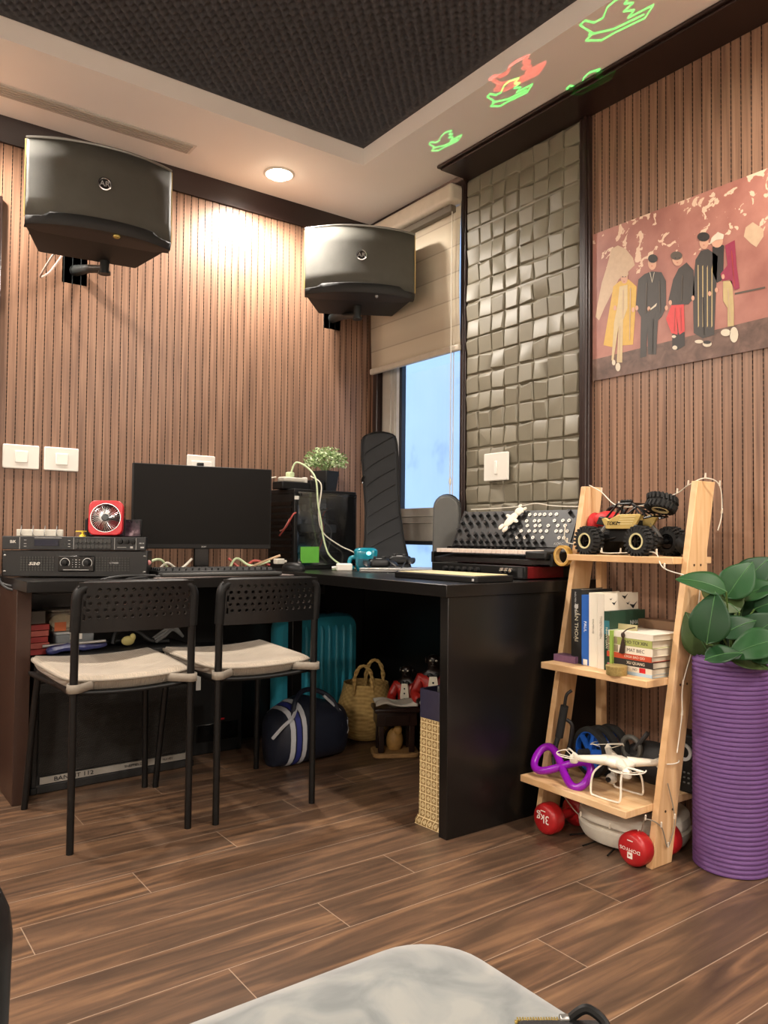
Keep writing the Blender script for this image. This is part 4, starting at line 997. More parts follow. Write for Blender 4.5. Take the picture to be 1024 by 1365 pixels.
q = MB(); q.box((0, 0, .009), (.015, .015, .013), rot=(0, 0, PI/4), taper=(.75, .75)); q.box((0, .004, .016), (.002, .008, .001)); 
rows = [(.055, 6, -.245, .036), (.022, 5, -.250, .038), (-.010, 2, -.255, .036), (-.030, 9, -.20, .034), (-.058, 14, -.255, .031)]
for ry, nn, x0, dx in rows:
    for i in range(nn):
        M = PM @ Matrix.Translation((x0+i*dx, ry, .003))
        if kn is None: kn = q.build('knob', mat('knob_black', '#1c1c1d', .4), sy); kn.matrix_local = M
        else: part(kn, sy, M)
for x, y in ((.03, .05), (.02, .022), (.01, -.002), (-.01, -.004), (.225, .062)): part(kn, sy, PM @ Matrix.Translation((x, y, .003)))
jk = None
q = MB(); q.lathe([(.0028, 0), (.0065, 0), (.0065, .003), (.0028, .003), (.0026, .0005)], n=14, cap=False)
for ry, xs in ((.056, (.055, .08, .10, .12, .145, .17)), (.030, (.05, .085, .105, .17, .205, .23)), (.010, (.06, .095, .115, .15, .19, .22)), (-.012, (.04, .075, .10, .125, .15, .19, .21, .235)), (-.038, (.03, .065, .10, .14, .21, .23))):
    for x in xs:
        M = PM @ Matrix.Translation((x, ry, .0032))
        if jk is None: jk = q.build('patch_socket', WHITE, sy); jk.matrix_local = M
        else: part(jk, sy, M)
text('KORG', .014, PM @ Matrix.Translation((.215, -.062, .004)), LGREY, sy)
MB().b2((.175, -.05, .022), (SW/2-.012, .085, .05)).build('wheel_block', BLACK, sy, bevel=.006)
wk = None; KX0, KX1 = -SW/2+.03, .172; nk = 22; kw = (KX1-KX0)/nk
for i in range(nk):
    M = Matrix.Translation((KX0+kw*(i+.5), .018, .046))
    if wk is None: wk = MB().box((0, 0, 0), (kw-.0012, .10, .014)).build('white_key', mat('ivory_key', '#e6d8cc', .35, var=.02), sy, bevel=.001); wk.matrix_local = M
    else: part(wk, sy, M)
bkx = None
for i in range(nk-1):
    if i % 7 in (2, 6): continue
    M = Matrix.Translation((KX0+kw*(i+1), .038, .055))
    if bkx is None: bkx = MB().box((0, 0, 0), (.009, .058, .012), taper=(.8, .9)).build('black_key', BLACKG, sy); bkx.matrix_local = M
    else: part(bkx, sy, M)
# small white felt charm hanging over the synthesizer panel
Mc = TR(sy.location, sy.rotation_euler) @ PM
fc = thing('felt_charm', 'small white felt cut-out charm draped on the synthesizer panel', 'charm', (Mc @ Vector((-.012, .03, .017))), sy.rotation_euler.z); fc.scale = (1.35, 1.35, 1.2)
m = MB(); Rm = PM.to_3x3().to_4x4(); m.X = Rm @ TR((0, 0, 0), (0, 0, -.5))
m.ell((0, 0, 0), (.014, .030, .006)); m.ell((.002, .034, 0), (.015, .014, .006)); m.ell((-.010, .048, 0), (.005, .007, .004)); m.ell((.012, .048, 0), (.005, .007, .004)); m.ell((-.016, .004, 0), (.012, .006, .004)); m.ell((.016, .004, 0), (.012, .006, .004)); m.ell((-.009, -.034, 0), (.007, .011, .005)); m.ell((.009, -.034, 0), (.007, .011, .005))
m.build('felt_body', mat('white_felt', '#e9e2d2', .9), fc)
sf_ = TR(sy.location, sy.rotation_euler)
tag(MB().tube(spline([tuple(sf_ @ Vector(p)) for p in ((-.25, .178, .205), (-.15, .182, .207), (-.05, .175, .210), (.0, .18, .215), (.06, .178, .222), (.13, .182, .212), (.24, .18, .207), (.30, .15, .215))], 8), .0022, 6).build('white_string', CABW), 'white cord lying along the top of the synthesizer', 'cord')

# ================================================================== UNDER THE DESK
ga = thing('guitar_amplifier', 'black combo guitar amplifier under the left of the desk', 'guitar amplifier', (.905, 2.845, 0), math.radians(2))
TOLEX = mat('black_tolex', '#191817', .6, bump=.4, bscale=500)
q = MB(); q.b2((-.29, 0, .0), (-.272, .25, .462)); q.b2((.272, 0, 0), (.29, .25, .462)); q.b2((-.29, 0, .444), (.29, .25, .462)); q.b2((-.29, 0, 0), (.29, .25, .03)); q.b2((-.28, .012, .02), (.28, .25, .45)); q.build('cabinet', TOLEX, ga, bevel=.004)
MB().b2((-.268, .004, .06), (.268, .014, .37)).build('grille_cloth', weave_mat('black_grille_cloth', '#0f0e0d', '#2b2723', 90, 160), ga)
MB().b2((-.268, .002, .375), (.268, .012, .44)).build('control_panel', BLACKG, ga)
for i in range(9): MB().lathe([(.010, 0), (.009, -.014), (.003, -.015)], c=(-.22+i*.045, 0, .405), axis='y', n=14).build('dial', BLACK, ga)
MB().b2((-.262, .000, .032), (.262, .006, .055)).build('name_strip', mat('brushed_strip', '#aaa79f', .4, metal=.5), ga)
text('BANDIT 112', .020, FRONT(-.15, -.0005, .0435), BLACK, ga, sx=1.25, ext=.001); text('SHEFFIELD', .012, FRONT(.06, -.0005, .0435), BLACK, ga, sx=1.2, ext=.001); text('PEAVEY', .012, FRONT(.19, -.0005, .0435), mat('mid_print', '#55534f', .5), ga, ext=.001)
q = MB()
for x0, x1, z0, z1 in ((-.04, -.01, .335, .362), (-.015, .04, .355, .352), (.05, .07, .345, .366), (.07, .10, .362, .364)): q.tube([(x0, .002, z0), ((x0+x1)/2, .001, z1), (x1, .002, z1+.004)], [.004, .003, .001], 6)
q.build('script_emblem', LGREY, ga)
for sx in (-.282, .282):
    for z in (.012, .45): MB().b2((sx-.012, -.004, z-.012), (sx+.012, .02, z+.012)).build('corner_guard', BLACK, ga, bevel=.004)
h = MB(); h.tube(spline([(-.09, .12, .463), (-.07, .12, .478), (.07, .12, .478), (.09, .12, .463)]), .010, 8); h.build('carry_handle', BLACK, ga)
GT = .463
bx = thing('red_book_stack', 'pile of red boxes standing at the left under the desk', 'box', (.635, 2.93, GT+.0), .1)
for k in range(5): MB().b2((-.032+rnd.uniform(-.003, .003), -.05, .001+k*.021), (.032+rnd.uniform(-.003, .003), .05, .020+k*.021)).build('layer', mat('box_red', '#9c2f2c', .5) if k % 2 == 0 else mat('box_red_light', '#b35a4f', .5), bx, bevel=.001)
MB().b2((-.025, -.045, .107), (.02, .045, .15)).build('grey_flap', mat('flap_grey', '#5a5650', .6), bx)
fb_ = thing('storage_box', 'translucent grey storage box with a white clip lid on the guitar amplifier', 'storage box', (.765, 2.95, GT), 0)
m = MB(); m.box((0, 0, .032), (.125, .10, .062), taper=(1.05, 1.05)); m.build('tub', mat('cloudy_plastic', '#8d9396', .3, alpha=.8), fb_, bevel=.006)
MB().b2((-.068, -.055, .063), (.068, .055, .071)).build('lid', mat('cloudy_white', '#c2c5c4', .4), fb_, bevel=.004); MB().b2((-.02, -.062, .045), (.02, -.054, .07)).build('clip', WHITE, fb_)
fc2 = thing('food_container', 'clear plastic container of wrapped snacks stacked on the storage box', 'container', (.735, 2.955, GT+.0715), .1)
m = MB(); m.box((0, 0, .035), (.10, .09, .07), taper=(1.08, 1.08)); m.build('tub', mat('clear_tub', '#b8ae9c', .25, alpha=.45), fc2, bevel=.006)
MB().b2((-.058, -.052, .071), (.058, .052, .08)).build('lid', mat('clear_lid', '#7c776e', .3), fc2, bevel=.004)
q = MB(); q.ell((-.01, -.02, .035), (.045, .022, .026)); q.ell((.015, .01, .03), (.03, .03, .024)); q.build('snack_packs', mat('cream_snack', '#d9cda8', .6, var=.25, vscale=60), fc2)
MB().b2((-.045, -.048, .004), (-.005, -.0445, .035)).build('orange_label', mat('orange_label', '#c4683c', .5), fc2)
bpck = tag(MB().tube(spline([(.66, 2.862, GT+.012), (.73, 2.87, GT+.022), (.80, 2.88, GT+.018), (.87, 2.885, GT+.02)]), [.008, .014, .016, .016, .014, .014, .016, .016, .014, .012, .014, .016, .014, .012, .012, .012, .01, .008, .006][:19], 8).build('blue_packet', mat('blue_foil', '#3c4170', .35, var=.5, vscale=50)), 'crumpled blue packet at the front of the guitar amplifier top', 'packet')
tag(MB().tube([(.65, 2.875, GT+.030), (.86, 2.862, GT+.036)], .0055, 10).build('silver_tube', mat('dull_aluminium', '#bcbab5', .35, metal=.5)), 'thin silver tube lying across the blue packet', 'tube')
hp = thing('headphones', 'black headband with pale yellow piece lying on the guitar amplifier', 'headphones', (.965, 2.935, GT), .1)
MB().tube(spline([(-.06, 0, .012), (-.045, .01, .05), (0, .015, .065), (.05, .01, .045), (.09, -.01, .015), (.15, -.03, .012)]), .011, 8).build('band', BLACK, hp)
m = MB(); m.ell((-.005, -.01, .022), (.026, .012, .018)); m.ell((.012, -.012, .034), (.012, .008, .014)); m.build('pale_piece', mat('pale_yellow', '#cfc27c', .5), hp)
for k in range(3):
    tag(MB().tube(spline([(1.06, 2.90+.03*k, GT+.014), (1.10, 2.92, GT+.03+.012*k), (1.14, 2.94, GT+.05+.01*k), (1.185, 2.95, GT+.02)]), .0055, 7).build('grey_lead', GREY), ['lowest', 'middle', 'topmost'][k]+' grey lead coiled on the right of the guitar amplifier', 'cable', 'leads on the guitar amplifier')
# black box between the chairs
sw_ = thing('black_cabinet', 'low black cabinet with a white label between guitar amplifier and duffel bag', 'cabinet', (1.36, 2.98, 0), 0)
MB().b2((-.13, 0, 0), (.10, .14, .43)).build('body', BLACK, sw_, bevel=.004)
MB().b2((-.105, -.002, .26), (-.085, .0, .36)).build('white_label', WHITE, sw_); MB().b2((-.02, -.003, .13), (.02, 0, .137)).build('red_mark', RED, sw_); MB().b2((-.10, -.004, .05), (.08, 0, .12)).build('lower_panel', BLACKG, sw_, bevel=.002)
# teal suitcase
su = thing('suitcase', 'teal ribbed hard suitcase standing under the desk', 'suitcase', (1.845, 2.985, 0), 0)
SHELL = mat('teal_shell', '#38a0b8', .35, var=.05)
q = MB(); rings = []
W_, H_ = .40, .475
def rr3(w, h, r, y, zc): return [(p[0], y, p[1]+zc) for p in rrect(w, h, r, 6)]
q.loft([rr3(W_-.05, H_-.05, .05, 0, .055+H_/2), rr3(W_-.02, H_-.02, .055, .006, .055+H_/2), rr3(W_, H_, .06, .025, .055+H_/2), rr3(W_, H_, .06, .10, .055+H_/2), rr3(W_-.03, H_-.03, .05, .122, .055+H_/2)])
q.build('shell', SHELL, su)
for i in range(9):
    x = -.155+i*.0388; r_ = MB(); r_.tube([(x, .004, .105), (x, -.005, .125), (x, -.005, .465), (x, .004, .485)], [.004, .010, .010, .004], 10); r_.build('rib', SHELL, su)
for sx in (-.15, .15):
    for sy_ in (.03, .10): MB().lathe([(.012, -.012), (.026, -.01), (.026, .01), (.012, .012)], c=(sx, sy_, .027), axis='x', n=18).build('wheel', BLACK, su)
MB().tube(spline([(-.07, .06, .528), (-.06, .06, .55), (.06, .06, .55), (.07, .06, .528)]), .008, 8).build('handle', BLACK, su)
# navy duffel bag
NAVY = mat('navy_nylon', '#1a2030', .55, bump=.35, bscale=60); WHT = mat('white_webbing', '#c9ccd2', .7)
du = thing('duffel_bag', 'navy sports duffel bag with white stripes on the floor under the desk', 'duffel bag', (1.60, 2.70, 0), math.radians(6))
def dring(t, k=1.0, off=0):
    a = -.17+.34*t; s = (1-abs(2*t-1)**3.2)**.5 if 0 < t < 1 else .0
    s = .55+.45*s if 0 < t < 1 else .5
    pts = []
    for i in range(24):
        an = 2*PI*i/24; cx, sn = math.cos(an), math.sin(an)
        y = .105*s*(abs(cx)**.8)*(1 if cx > 0 else -1); z = .112+.112*(abs(sn)**.75)*(1 if sn > 0 else -1)*(s if sn > 0 else 1)
        z += .03*math.exp(-((a+.02)/.07)**2)*max(0, sn)
        pts.append((a+off, y*k, max(.001, .112+(z-.112)*k)))
    return pts
q = MB(); q.loft([dring(i/16) for i in range(17)]); q.build('body', NAVY, du, smooth=80)
for t0, mm in ((.10, WHT), (.17, mat('royal_blue_band', '#2d3684', .6)), (.24, WHT)):
    q = MB(); q.loft([dring(t0+.055*i/2, 1.025) for i in range(3)], cap=False); q.build('stripe_band', mm, du, smooth=80)
q = MB(); q.tube(spline([(-.12, -.085, .14), (-.10, -.06, .235), (-.04, -.03, .275), (.03, -.03, .27), (.09, -.06, .225), (.11, -.09, .13)]), .010, 8); q.build('carry_strap', NAVY, du)
q = MB(); q.tube(spline([(-.19, -.05, .12), (-.165, -.08, .165), (-.125, -.085, .195), (-.085, -.055, .228)]), .007, 6); q.build('white_strap', WHT, du)
q = MB(); q.tube(spline([(.05, -.05, .25), (.10, -.07, .20), (.15, -.075, .15)]), .006, 6); q.build('white_strap', WHT, du)
MB().tube([(.13+.02*math.cos(2*PI*i/20), -.085, .11+.022*math.sin(2*PI*i/20)) for i in range(20)], .0025, 6, closed=True).build('metal_ring', STEEL, du)
q = MB(); q.box((.110, -.088, .137), (.016, .004, .018)); q.box((.138, -.084, .137), (.018, .004, .02)); q.build('white_letters', WHT, du)
# seagrass basket
SEA = weave_mat('woven_seagrass', '#8a6a35', '#cfae6c', 40, 55)
ba = thing('woven_basket', 'round-bellied seagrass basket with two handles', 'basket', (1.985, 2.835, 0), 0); ba.scale = (1.15, 1.15, 1.08)
q = MB(); q.lathe([(.055, 0), (.085, .012), (.107, .06), (.112, .10), (.106, .14), (.092, .19), (.086, .225), (.082, .225), (.088, .19), (.100, .14), (.104, .09), (.08, .02), (.001, .014)], n=36, cap=False); q.build('body', SEA, ba, smooth=80)
for s in (-1, 1):
    p0 = Vector((s*.072, -.045*1, .215)); dirv = Vector((.30, -.9, 0)).normalized() if s < 0 else Vector((.5, -.8, 0)).normalized()
    c0 = Vector((-.055, -.062, .2)) if s < 0 else Vector((.062, .03, .2))
    ax = Vector((.82, -.57, 0))
    pts = [c0+ax*(.034*math.cos(PI-PI*i/14))+Vector((0, 0, .03+.075*math.sin(PI*i/14))) for i in range(15)]
    pts = [pts[0]-Vector((0, 0, .04))]+pts+[pts[-1]-Vector((0, 0, .04))]
    q = MB()
    for ph in (0, PI): q.tube([p+Vector((math.cos(i*1.3+ph), math.sin(i*1.3+ph), 0))*.004 for i, p in enumerate(pts)], .0055, 6)
    q.build('handle', SEA, ba)
# dark stand with carved base and folded cloth
st = thing('wooden_stand', 'small dark wooden stand on a carved pale base beside the basket', 'stand', (1.935, 2.555, 0), math.radians(-28))
DW = mat('dark_lacquer', '#24140f', .3)
MB().prism(rrect(.19, .13, .03), 0, .018).build('base', mat('carved_tan', '#a78253', .6, var=.3, vscale=40, bump=.4), st, bevel=.004)
for sx in (-.062, .062):
    for sy_ in (-.038, .038): MB().b2((sx-.011, sy_-.011, .018), (sx+.011, sy_+.011, .14)).build('leg', DW, st, bevel=.002)
MB().b2((-.082, -.055, .125), (.082, .055, .178)).build('drawer_box', DW, st, bevel=.003); MB().b2((-.092, -.064, .178), (.092, .064, .196)).build('top', DW, st, bevel=.005)
MB().b2((-.05, -.058, .134), (.05, -.055, .168)).build('drawer_front', DW, st, bevel=.002)
q = MB(); q.ell((0, .005, .055), (.035, .028, .05)); q.ell((.01, -.01, .10), (.018, .018, .02)); q.build('carved_figure', mat('carved_gold', '#b58c4e', .5, var=.35, vscale=50, bump=.5), st)
def cloth(u, v):
    x = -.085+.17*u; y = -.05+.10*v
    return (x, y, .202+.014*math.sin(u*7+v*2)*math.sin(v*PI)+.012*math.exp(-((u-.25)/.2)**2)+.008*math.sin(v*9))
fcx = thing('folded_cloth', 'crumpled pale cloth lying on the small dark stand', 'cloth', st.location, st.rotation_euler.z)
q = MB(); q.grid(cloth, 26, 18); q.build('cloth', mat('pale_linen', '#cfc9bb', .9), fcx, solid=.004, smooth=80)
# butler statues
def butler(loc, rz, hgt, label):
    t = thing('butler_statue', label, 'statue', loc, rz, 'statues of butlers in red jackets')
    k = hgt/.40
    V = [(0, 0, .17), (0, 0, .235), (0, 0, .285), (0, .0, .315), (0, -.004, .345), (0, -.002, .375), (-.048, 0, .282), (-.072, -.02, .225), (-.05, -.072, .205), (-.03, -.095, .207), (.048, 0, .282), (.072, -.02, .225), (.05, -.072, .205), (.03, -.095, .207), (-.022, 0, .155), (-.024, -.006, .085), (-.024, 0, .02), (-.026, -.035, .012), (.022, 0, .155), (.024, -.006, .085), (.024, 0, .02), (.026, -.035, .012)]
    Ed = [(0, 1), (1, 2), (2, 3), (3, 4), (4, 5), (2, 6), (6, 7), (7, 8), (8, 9), (2, 10), (10, 11), (11, 12), (12, 13), (0, 14), (14, 15), (15, 16), (16, 17), (0, 18), (18, 19), (19, 20), (20, 21)]
    R = [.036, .036, .034, .017, .030, .026, .020, .017, .013, .010, .020, .017, .013, .010, .022, .018, .015, .011, .022, .018, .015, .011]
    def skin(vs, es, rs, name, m_, grow=0, root=0):
        me = bpy.data.meshes.new(name); me.from_pydata([tuple(c*k for c in v) for v in vs], es, []); me.materials.append(m_)
        o = bpy.data.objects.new(name, me); COL.objects.link(o); o.parent = t
        md = o.modifiers.new('sk', 'SKIN'); md.use_smooth_shade = True
        for i, r in enumerate(rs): me.skin_vertices[0].data[i].radius = ((r+grow)*k, (r+grow)*k)
        me.skin_vertices[0].data[root].use_root = True
        s2 = o.modifiers.new('su', 'SUBSURF'); s2.levels = 2; s2.render_levels = 2
        return o
    skin(V, Ed, R, 'figure', mat('dark_carved_wood', '#1d1410', .35))
    skin(V[:3]+V[6:9]+V[10:13], [(0, 1), (1, 2), (2, 3), (3, 4), (4, 5), (2, 6), (6, 7), (7, 8)], [.045, .04, .036, .022, .020, .016, .022, .020, .016], 'jacket', mat('jacket_red', '#a3241d', .4), .003)
    q = MB(); q.X = Matrix.Scale(k, 4); q.prism([(-.017, .18), (.017, .18), (.021, .24), (.014, .295), (-.014, .295), (-.021, .24)], 0, .012); q.v = [(x, -(.032+.012)*k-.004*k+z*-.0, y) if z > .001 else (x, -.034*k, y) for x, y, z in q.v]
    sh_ = q.build('shirt_front', mat('shirt_cream', '#e0d8c4', .6), t)
    q = MB(); q.X = Matrix.Scale(k, 4)
    for z in (.20, .225, .25, .272): q.ell((0, -.050, z), (.0038, .003, .0038))
    q.build('buttons', BLACK, sh_)
    q = MB(); q.X = Matrix.Scale(k, 4); q.ell((-.012, -.042, .298), (.012, .006, .009)); q.ell((.012, -.042, .298), (.012, .006, .009)); q.build('bow_tie', BLACK, t)
    q = MB(); q.X = Matrix.Scale(k, 4)
    for s in (-1, 1): q.ell((s*.011, -.030, .352), (.005, .004, .004))
    q.build('eyes', mat('eye_white', '#bdb6a6', .4), t)
    q = MB(); q.X = Matrix.Scale(k, 4); q.ell((0, -.036, .343), (.006, .008, .006)); q.ell((0, -.030, .333), (.010, .005, .003))
    for s in (-1, 1): q.ell((s*.030, 0, .35), (.005, .009, .011))
    q.build('face_relief', mat('dark_carved_wood', '#1d1410', .35), t)
    for s in (-1, 1):
        q = MB(); q.X = Matrix.Scale(k, 4); q.ell((s*.034, -.090, .205), (.014, .014, .013)); q.build('cuff', mat('shirt_cream', '#e0d8c4', .6), t)
    q = MB(); q.X = Matrix.Scale(k, 4); q.prism(rrect(.11, .10, .02), 0, .012); q.build('plinth', DW, t, bevel=.002)
    return t
butler((2.06, 2.64, 0), math.radians(-50), .36, 'statue of a butler in red jacket behind the small dark stand')
butler((2.082, 2.488, 0), math.radians(-42), .43, 'taller statue of a butler in red jacket behind the patterned bin')
# patterned upright bin next to the end panel
def pattern():
    m, nt, b = nodes_of('gold_grid_pattern', .6)
    tc = N(nt, 'ShaderNodeTexCoord'); sp = N(nt, 'ShaderNodeSeparateXYZ'); nt.links.new(tc.outputs['Object'], sp.inputs[0])
    u = math_(nt, 'ADD', sp.outputs[0], sp.outputs[1]); s = 1/.024
    fu = math_(nt, 'ABSOLUTE', math_(nt, 'SUBTRACT', math_(nt, 'FRACT', math_(nt, 'MULTIPLY', u, s)), .5)); fz = math_(nt, 'ABSOLUTE', math_(nt, 'SUBTRACT', math_(nt, 'FRACT', math_(nt, 'MULTIPLY', sp.outputs[2], s)), .5))
    line = math_(nt, 'MAXIMUM', math_(nt, 'GREATER_THAN', fu, .44), math_(nt, 'GREATER_THAN', fz, .44))
    dia = math_(nt, 'LESS_THAN', math_(nt, 'ABSOLUTE', math_(nt, 'SUBTRACT', math_(nt, 'ADD', fu, fz), .25)), .06)
    dot = math_(nt, 'LESS_THAN', math_(nt, 'ADD', fu, fz), .10)
    mk = math_(nt, 'MAXIMUM', math_(nt, 'MAXIMUM', line, dia), dot)
    nt.links.new(mixc(nt, mk, '#866c40', '#d6c294'), b.inputs['Base Color']); return m
bi = thing('patterned_bin', 'tall square bin with gold grid pattern and dark blue rim beside the desk end', 'bin', (1.60, 1.862, 0), math.radians(4))
q = MB(); q.loft([[(p[0], p[1], z) for p in rrect(.12+w, .098+w, .012, 3)] for z, w in ((0, .022), (.012, .02), (.03, .004), (.335, 0))]); q.build('body', pattern(), bi)
q = MB(); pts = rrect(.122, .10, .012, 3); ins_ = rrect(.108, .086, .010, 3)
q.loft([[(p[0], p[1], z) for p in P_] for z, P_ in ((.325, pts), (.412, pts), (.412, ins_), (.34, ins_))]); q.build('rim', mat('dark_blue_leatherette', '#2d2b3d', .4), bi)
q = MB(); q.tube([(.02, 0, .02), (.035, -.02, .43)], .008, 8); q.build('contents', BLACK, bi)
um = tag(MB().tube([(1.575, 1.85, .02+.33), (1.565, 1.842, .425)], .007, 10).build('umbrella_handle', STEEL), 'small steel handle sticking out of the patterned bin', 'handle')
# ================================================================== LADDER SHELF
SHX, SHY, SHR = 1.836, 1.492, math.radians(-91)
_sr = Matrix.Rotation(SHR, 3, 'Z')
def SW_(x, y, z=0): v = _sr @ Vector((x, y, 0)); return (SHX+v.x, SHY+v.y, z)
def rail_y(z): return .204*z
def LX(px, ly): return SHY-on_x(px, 800, SHX+ly).y          # where along the shelf a thing stands
sh = thing('ladder_shelf', 'pale pine ladder shelf leaning near the wall', 'shelf', (SHX, SHY, 0), SHR)
RW = .2045
for s in (-1, 1):
    q = MB(); x0, x1 = (s*RW-.010, s*RW+.010); zt = 1.052 if s > 0 else 1.055
    vs = []
    for z in (0, zt):
        y = rail_y(z); vs += [(x0, y, z), (x1, y, z), (x1, y+.088, z), (x0, y+.088, z)]
    q.add(vs, [(3, 2, 1, 0), (4, 5, 6, 7), (0, 1, 5, 4), (1, 2, 6, 5), (2, 3, 7, 6), (3, 0, 4, 7)]); ra = q.build('rail', PINE, sh, bevel=.002)
    for z in (.155, .49, .822):
        for d in (.028, .06): MB().lathe([(.0035, 0), (.0035, .001)], c=(s*(RW+.0102), rail_y(z)+d, z-.012), axis='x', n=10).build('screw', mat('screw_hole', '#4b331e', .6), ra)
    q = MB(); q.b2((s*(RW-.022)-.011, .265, 0), (s*(RW-.022)+.011, .295, .95)); q.build('rear_leg', PINE, sh, bevel=.002)
BZ = (.163, .497, .832)
B_Y = []
for z, fwd, dep in ((BZ[0], .115, .34), (BZ[1], .095, .25), (BZ[2], .045, .19)):
    yf = rail_y(z)-fwd; xo = RW-.0105
    q = MB(); q.prism([(-xo, yf), (xo, yf), (xo, yf+dep), (-xo, yf+dep)], z-.02, z); q.build('board', PINE, sh, bevel=.002); B_Y.append(yf)
# tape roll on the top board's left end
tr = thing('tape_roll', 'roll of amber adhesive tape hooked on the left rail by the top shelf board', 'tape', SW_(-.228, B_Y[2]+.02, BZ[2]-.006), SHR)
q = MB(); q.lathe([(.027, -.009), (.034, -.009), (.034, .009), (.027, .009), (.027, -.009)], n=30, axis='y', cap=False); q.build('tape', mat('amber_tape', '#c59a4c', .3), tr)
q = MB(); q.lathe([(.025, -.0095), (.0275, -.0095), (.0275, .0095), (.025, .0095), (.025, -.0095)], n=30, axis='y', cap=False); q.build('core', mat('card_core', '#d8b777', .7), tr)

# ---- toy rock crawler on the top board
rc = thing('toy_buggy', 'gold and black toy rock crawler with big wheels on the top shelf board', 'toy car', SW_(-.028, B_Y[2]+.098, BZ[2]), SHR-.04); rc.scale = (.93, .93, .93)
RUB = mat('tyre_rubber', '#191918', .8, bump=.3); CREAMR = mat('cream_rim', '#d9cf9d', .4); GOLDB = mat('gold_body', '#c9b06a', .35, metal=.2)
def tyre_mesh():
    q = MB(); R_, w = .047, .046
    q.lathe([(.026, -w/2), (.040, -w/2), (R_-.003, -w/2+.008), (R_-.002, 0), (R_-.003, w/2-.008), (.040, w/2), (.026, w/2), (.026, -w/2)], n=28, axis='y', cap=False)
    for i in range(22):
        a = 2*PI*i/22
        for s in (-1, 1):
            a2 = a+(.14 if s > 0 else 0); q.box((R_*math.cos(a2)*.985, s*.0125, R_*math.sin(a2)*.985), (.008, .018, .007), rot=(0, -a2, .25*s))
            q.box(((R_-.006)*math.cos(a2), s*.0225, (R_-.006)*math.sin(a2)), (.010, .004, .006), rot=(0, -a2, 0))
    return q
wheel = None
WX, WYY = .108, .075
def wheel_at(x, y, z=.047, rot=0, parent=rc, wheel_tilt=None):
    t = tyre_mesh().build('wheel', RUB, parent)
    q = MB(); q.lathe([(.0215, -.024), (.0265, -.025), (.0275, -.021), (.0255, -.018), (.0215, -.019), (.0215, -.024)], n=28, axis='y', cap=False); q.build('rim', CREAMR, t)
    q = MB(); q.lathe([(.022, -.014), (.022, .02)], n=20, axis='y')
    for i in range(6):
        a = PI/3*i; q.box((.012*math.cos(a), -.017, .012*math.sin(a)), (.020, .006, .005), rot=(0, -a, 0))
    q.lathe([(.006, -.02), (.004, -.024)], n=8, axis='y'); q.build('hub', BLACKG, t)
    t.matrix_local = Matrix.Translation((x, y, z)) @ (wheel_tilt or I4()); return t
wheel_at(-WX, -WYY); wheel_at(WX, -WYY)
wheel_at(-WX, WYY, wheel_tilt=Matrix.Rotation(PI, 4, 'Z')); wheel_at(WX, WYY, wheel_tilt=Matrix.Rotation(PI, 4, 'Z'))
q = MB(); q.b2((-.06, -.03, .045), (.06, .03, .085)); q.b2((-.09, -.022, .055), (.09, .022, .072))
for s in (-1, 1):
    q.tube([(s*WX, -.055, .047), (s*WX, .055, .047)], .009, 8); q.ell((s*WX, .01, .047), (.02, .02, .017))
    for e in (-1, 1): q.tube([(s*.03, e*.03, .06), (s*WX, e*.045, .045)], .004, 6)
q.build('chassis', BLACK, rc, bevel=.002)
for s in (-1, 1):
    for e in (-1, 1): MB().tube([(s*.055, e*.042, .108), (s*.075, e*.046, .08), (s*(WX-.014), e*.05, .055)], [.0045, .0075, .0045], 8).build('shock_absorber', GREY, rc)
for e in (-1, 1):
    q = MB(); q.prism([(-.078, .122), (-.058, .088), (.045, .088), (.062, .096), (.085, .130), (.08, .136), (-.005, .136), (-.025, .128), (-.048, .118), (-.06, .126)], 0, .010)
    y0 = e*.048; q.v = [(x, y0-(z*e if e > 0 else -z) if False else (y0+e*z*-1), y) for x, y, z in q.v]; sp_ = q.build('side_panel', GOLDB, rc, bevel=.002)
    if e < 0:
        text('TOKIM', .018, FRONT(-.027, -.0488, .106), BLACK, sp_, shear=.3, ext=.0006)
        q = MB()
        for i in range(4): q.box((.035-.004*i, -.0486, .128-.008*i), (.062, .0018, .0022))
        q.build('vent_lines', mat('pale_gold', '#e6d9a6', .4), sp_)
q = MB(); q.b2((-.06, -.036, .085), (.065, .036, .093)); q.b2((-.03, -.034, .09), (.03, .034, .118)); q.build('cockpit', BLACK, rc, bevel=.003)
q = MB()
for e in (-1, 1):
    y = e*.038
    q.tube([(-.068, y, .122), (-.022, y*.85, .172), (.038, y*.85, .172), (.105, y, .140), (.125, y, .128), (.09, y, .122)], .0035, 6); q.tube([(-.03, y, .13), (.005, y*.85, .170), (-.005, y, .134)], .003, 6)
    q.tube([(.038, y*.85, .170), (.075, y, .134)], .003, 6); q.tube([(.02, y, .134), (.06, y*.9, .162), (.10, y, .13)], .003, 6); q.tube([(.085, y, .148), (.095, y, .124), (.12, y, .13)], .0028, 6)
for x, z in ((-.022, .172), (.038, .172), (.105, .140), (.125, .128), (.07, .157), (-.068, .122)): q.tube([(x, -.036, z), (x, .036, z)], .003, 6)
q.build('roll_cage', BLACKM, rc)
q = MB()
for i in range(4): q.lathe([(.008, -.006), (.0095, .004), (.0095, .006)], c=(.0+.0, 0, 0), n=10) if False else q.ell((.0+.004*i*3-.02, -.012, .181), (.006, .006, .006))
q.box((-.002, -.012, .176), (.05, .012, .004)); q.build('light_bar', BLACK, rc)
MB().tube([(-.055, -.02, .12), (-.022, -.018, .165)], .002, 6).build('windscreen_bar', BLACK, rc)
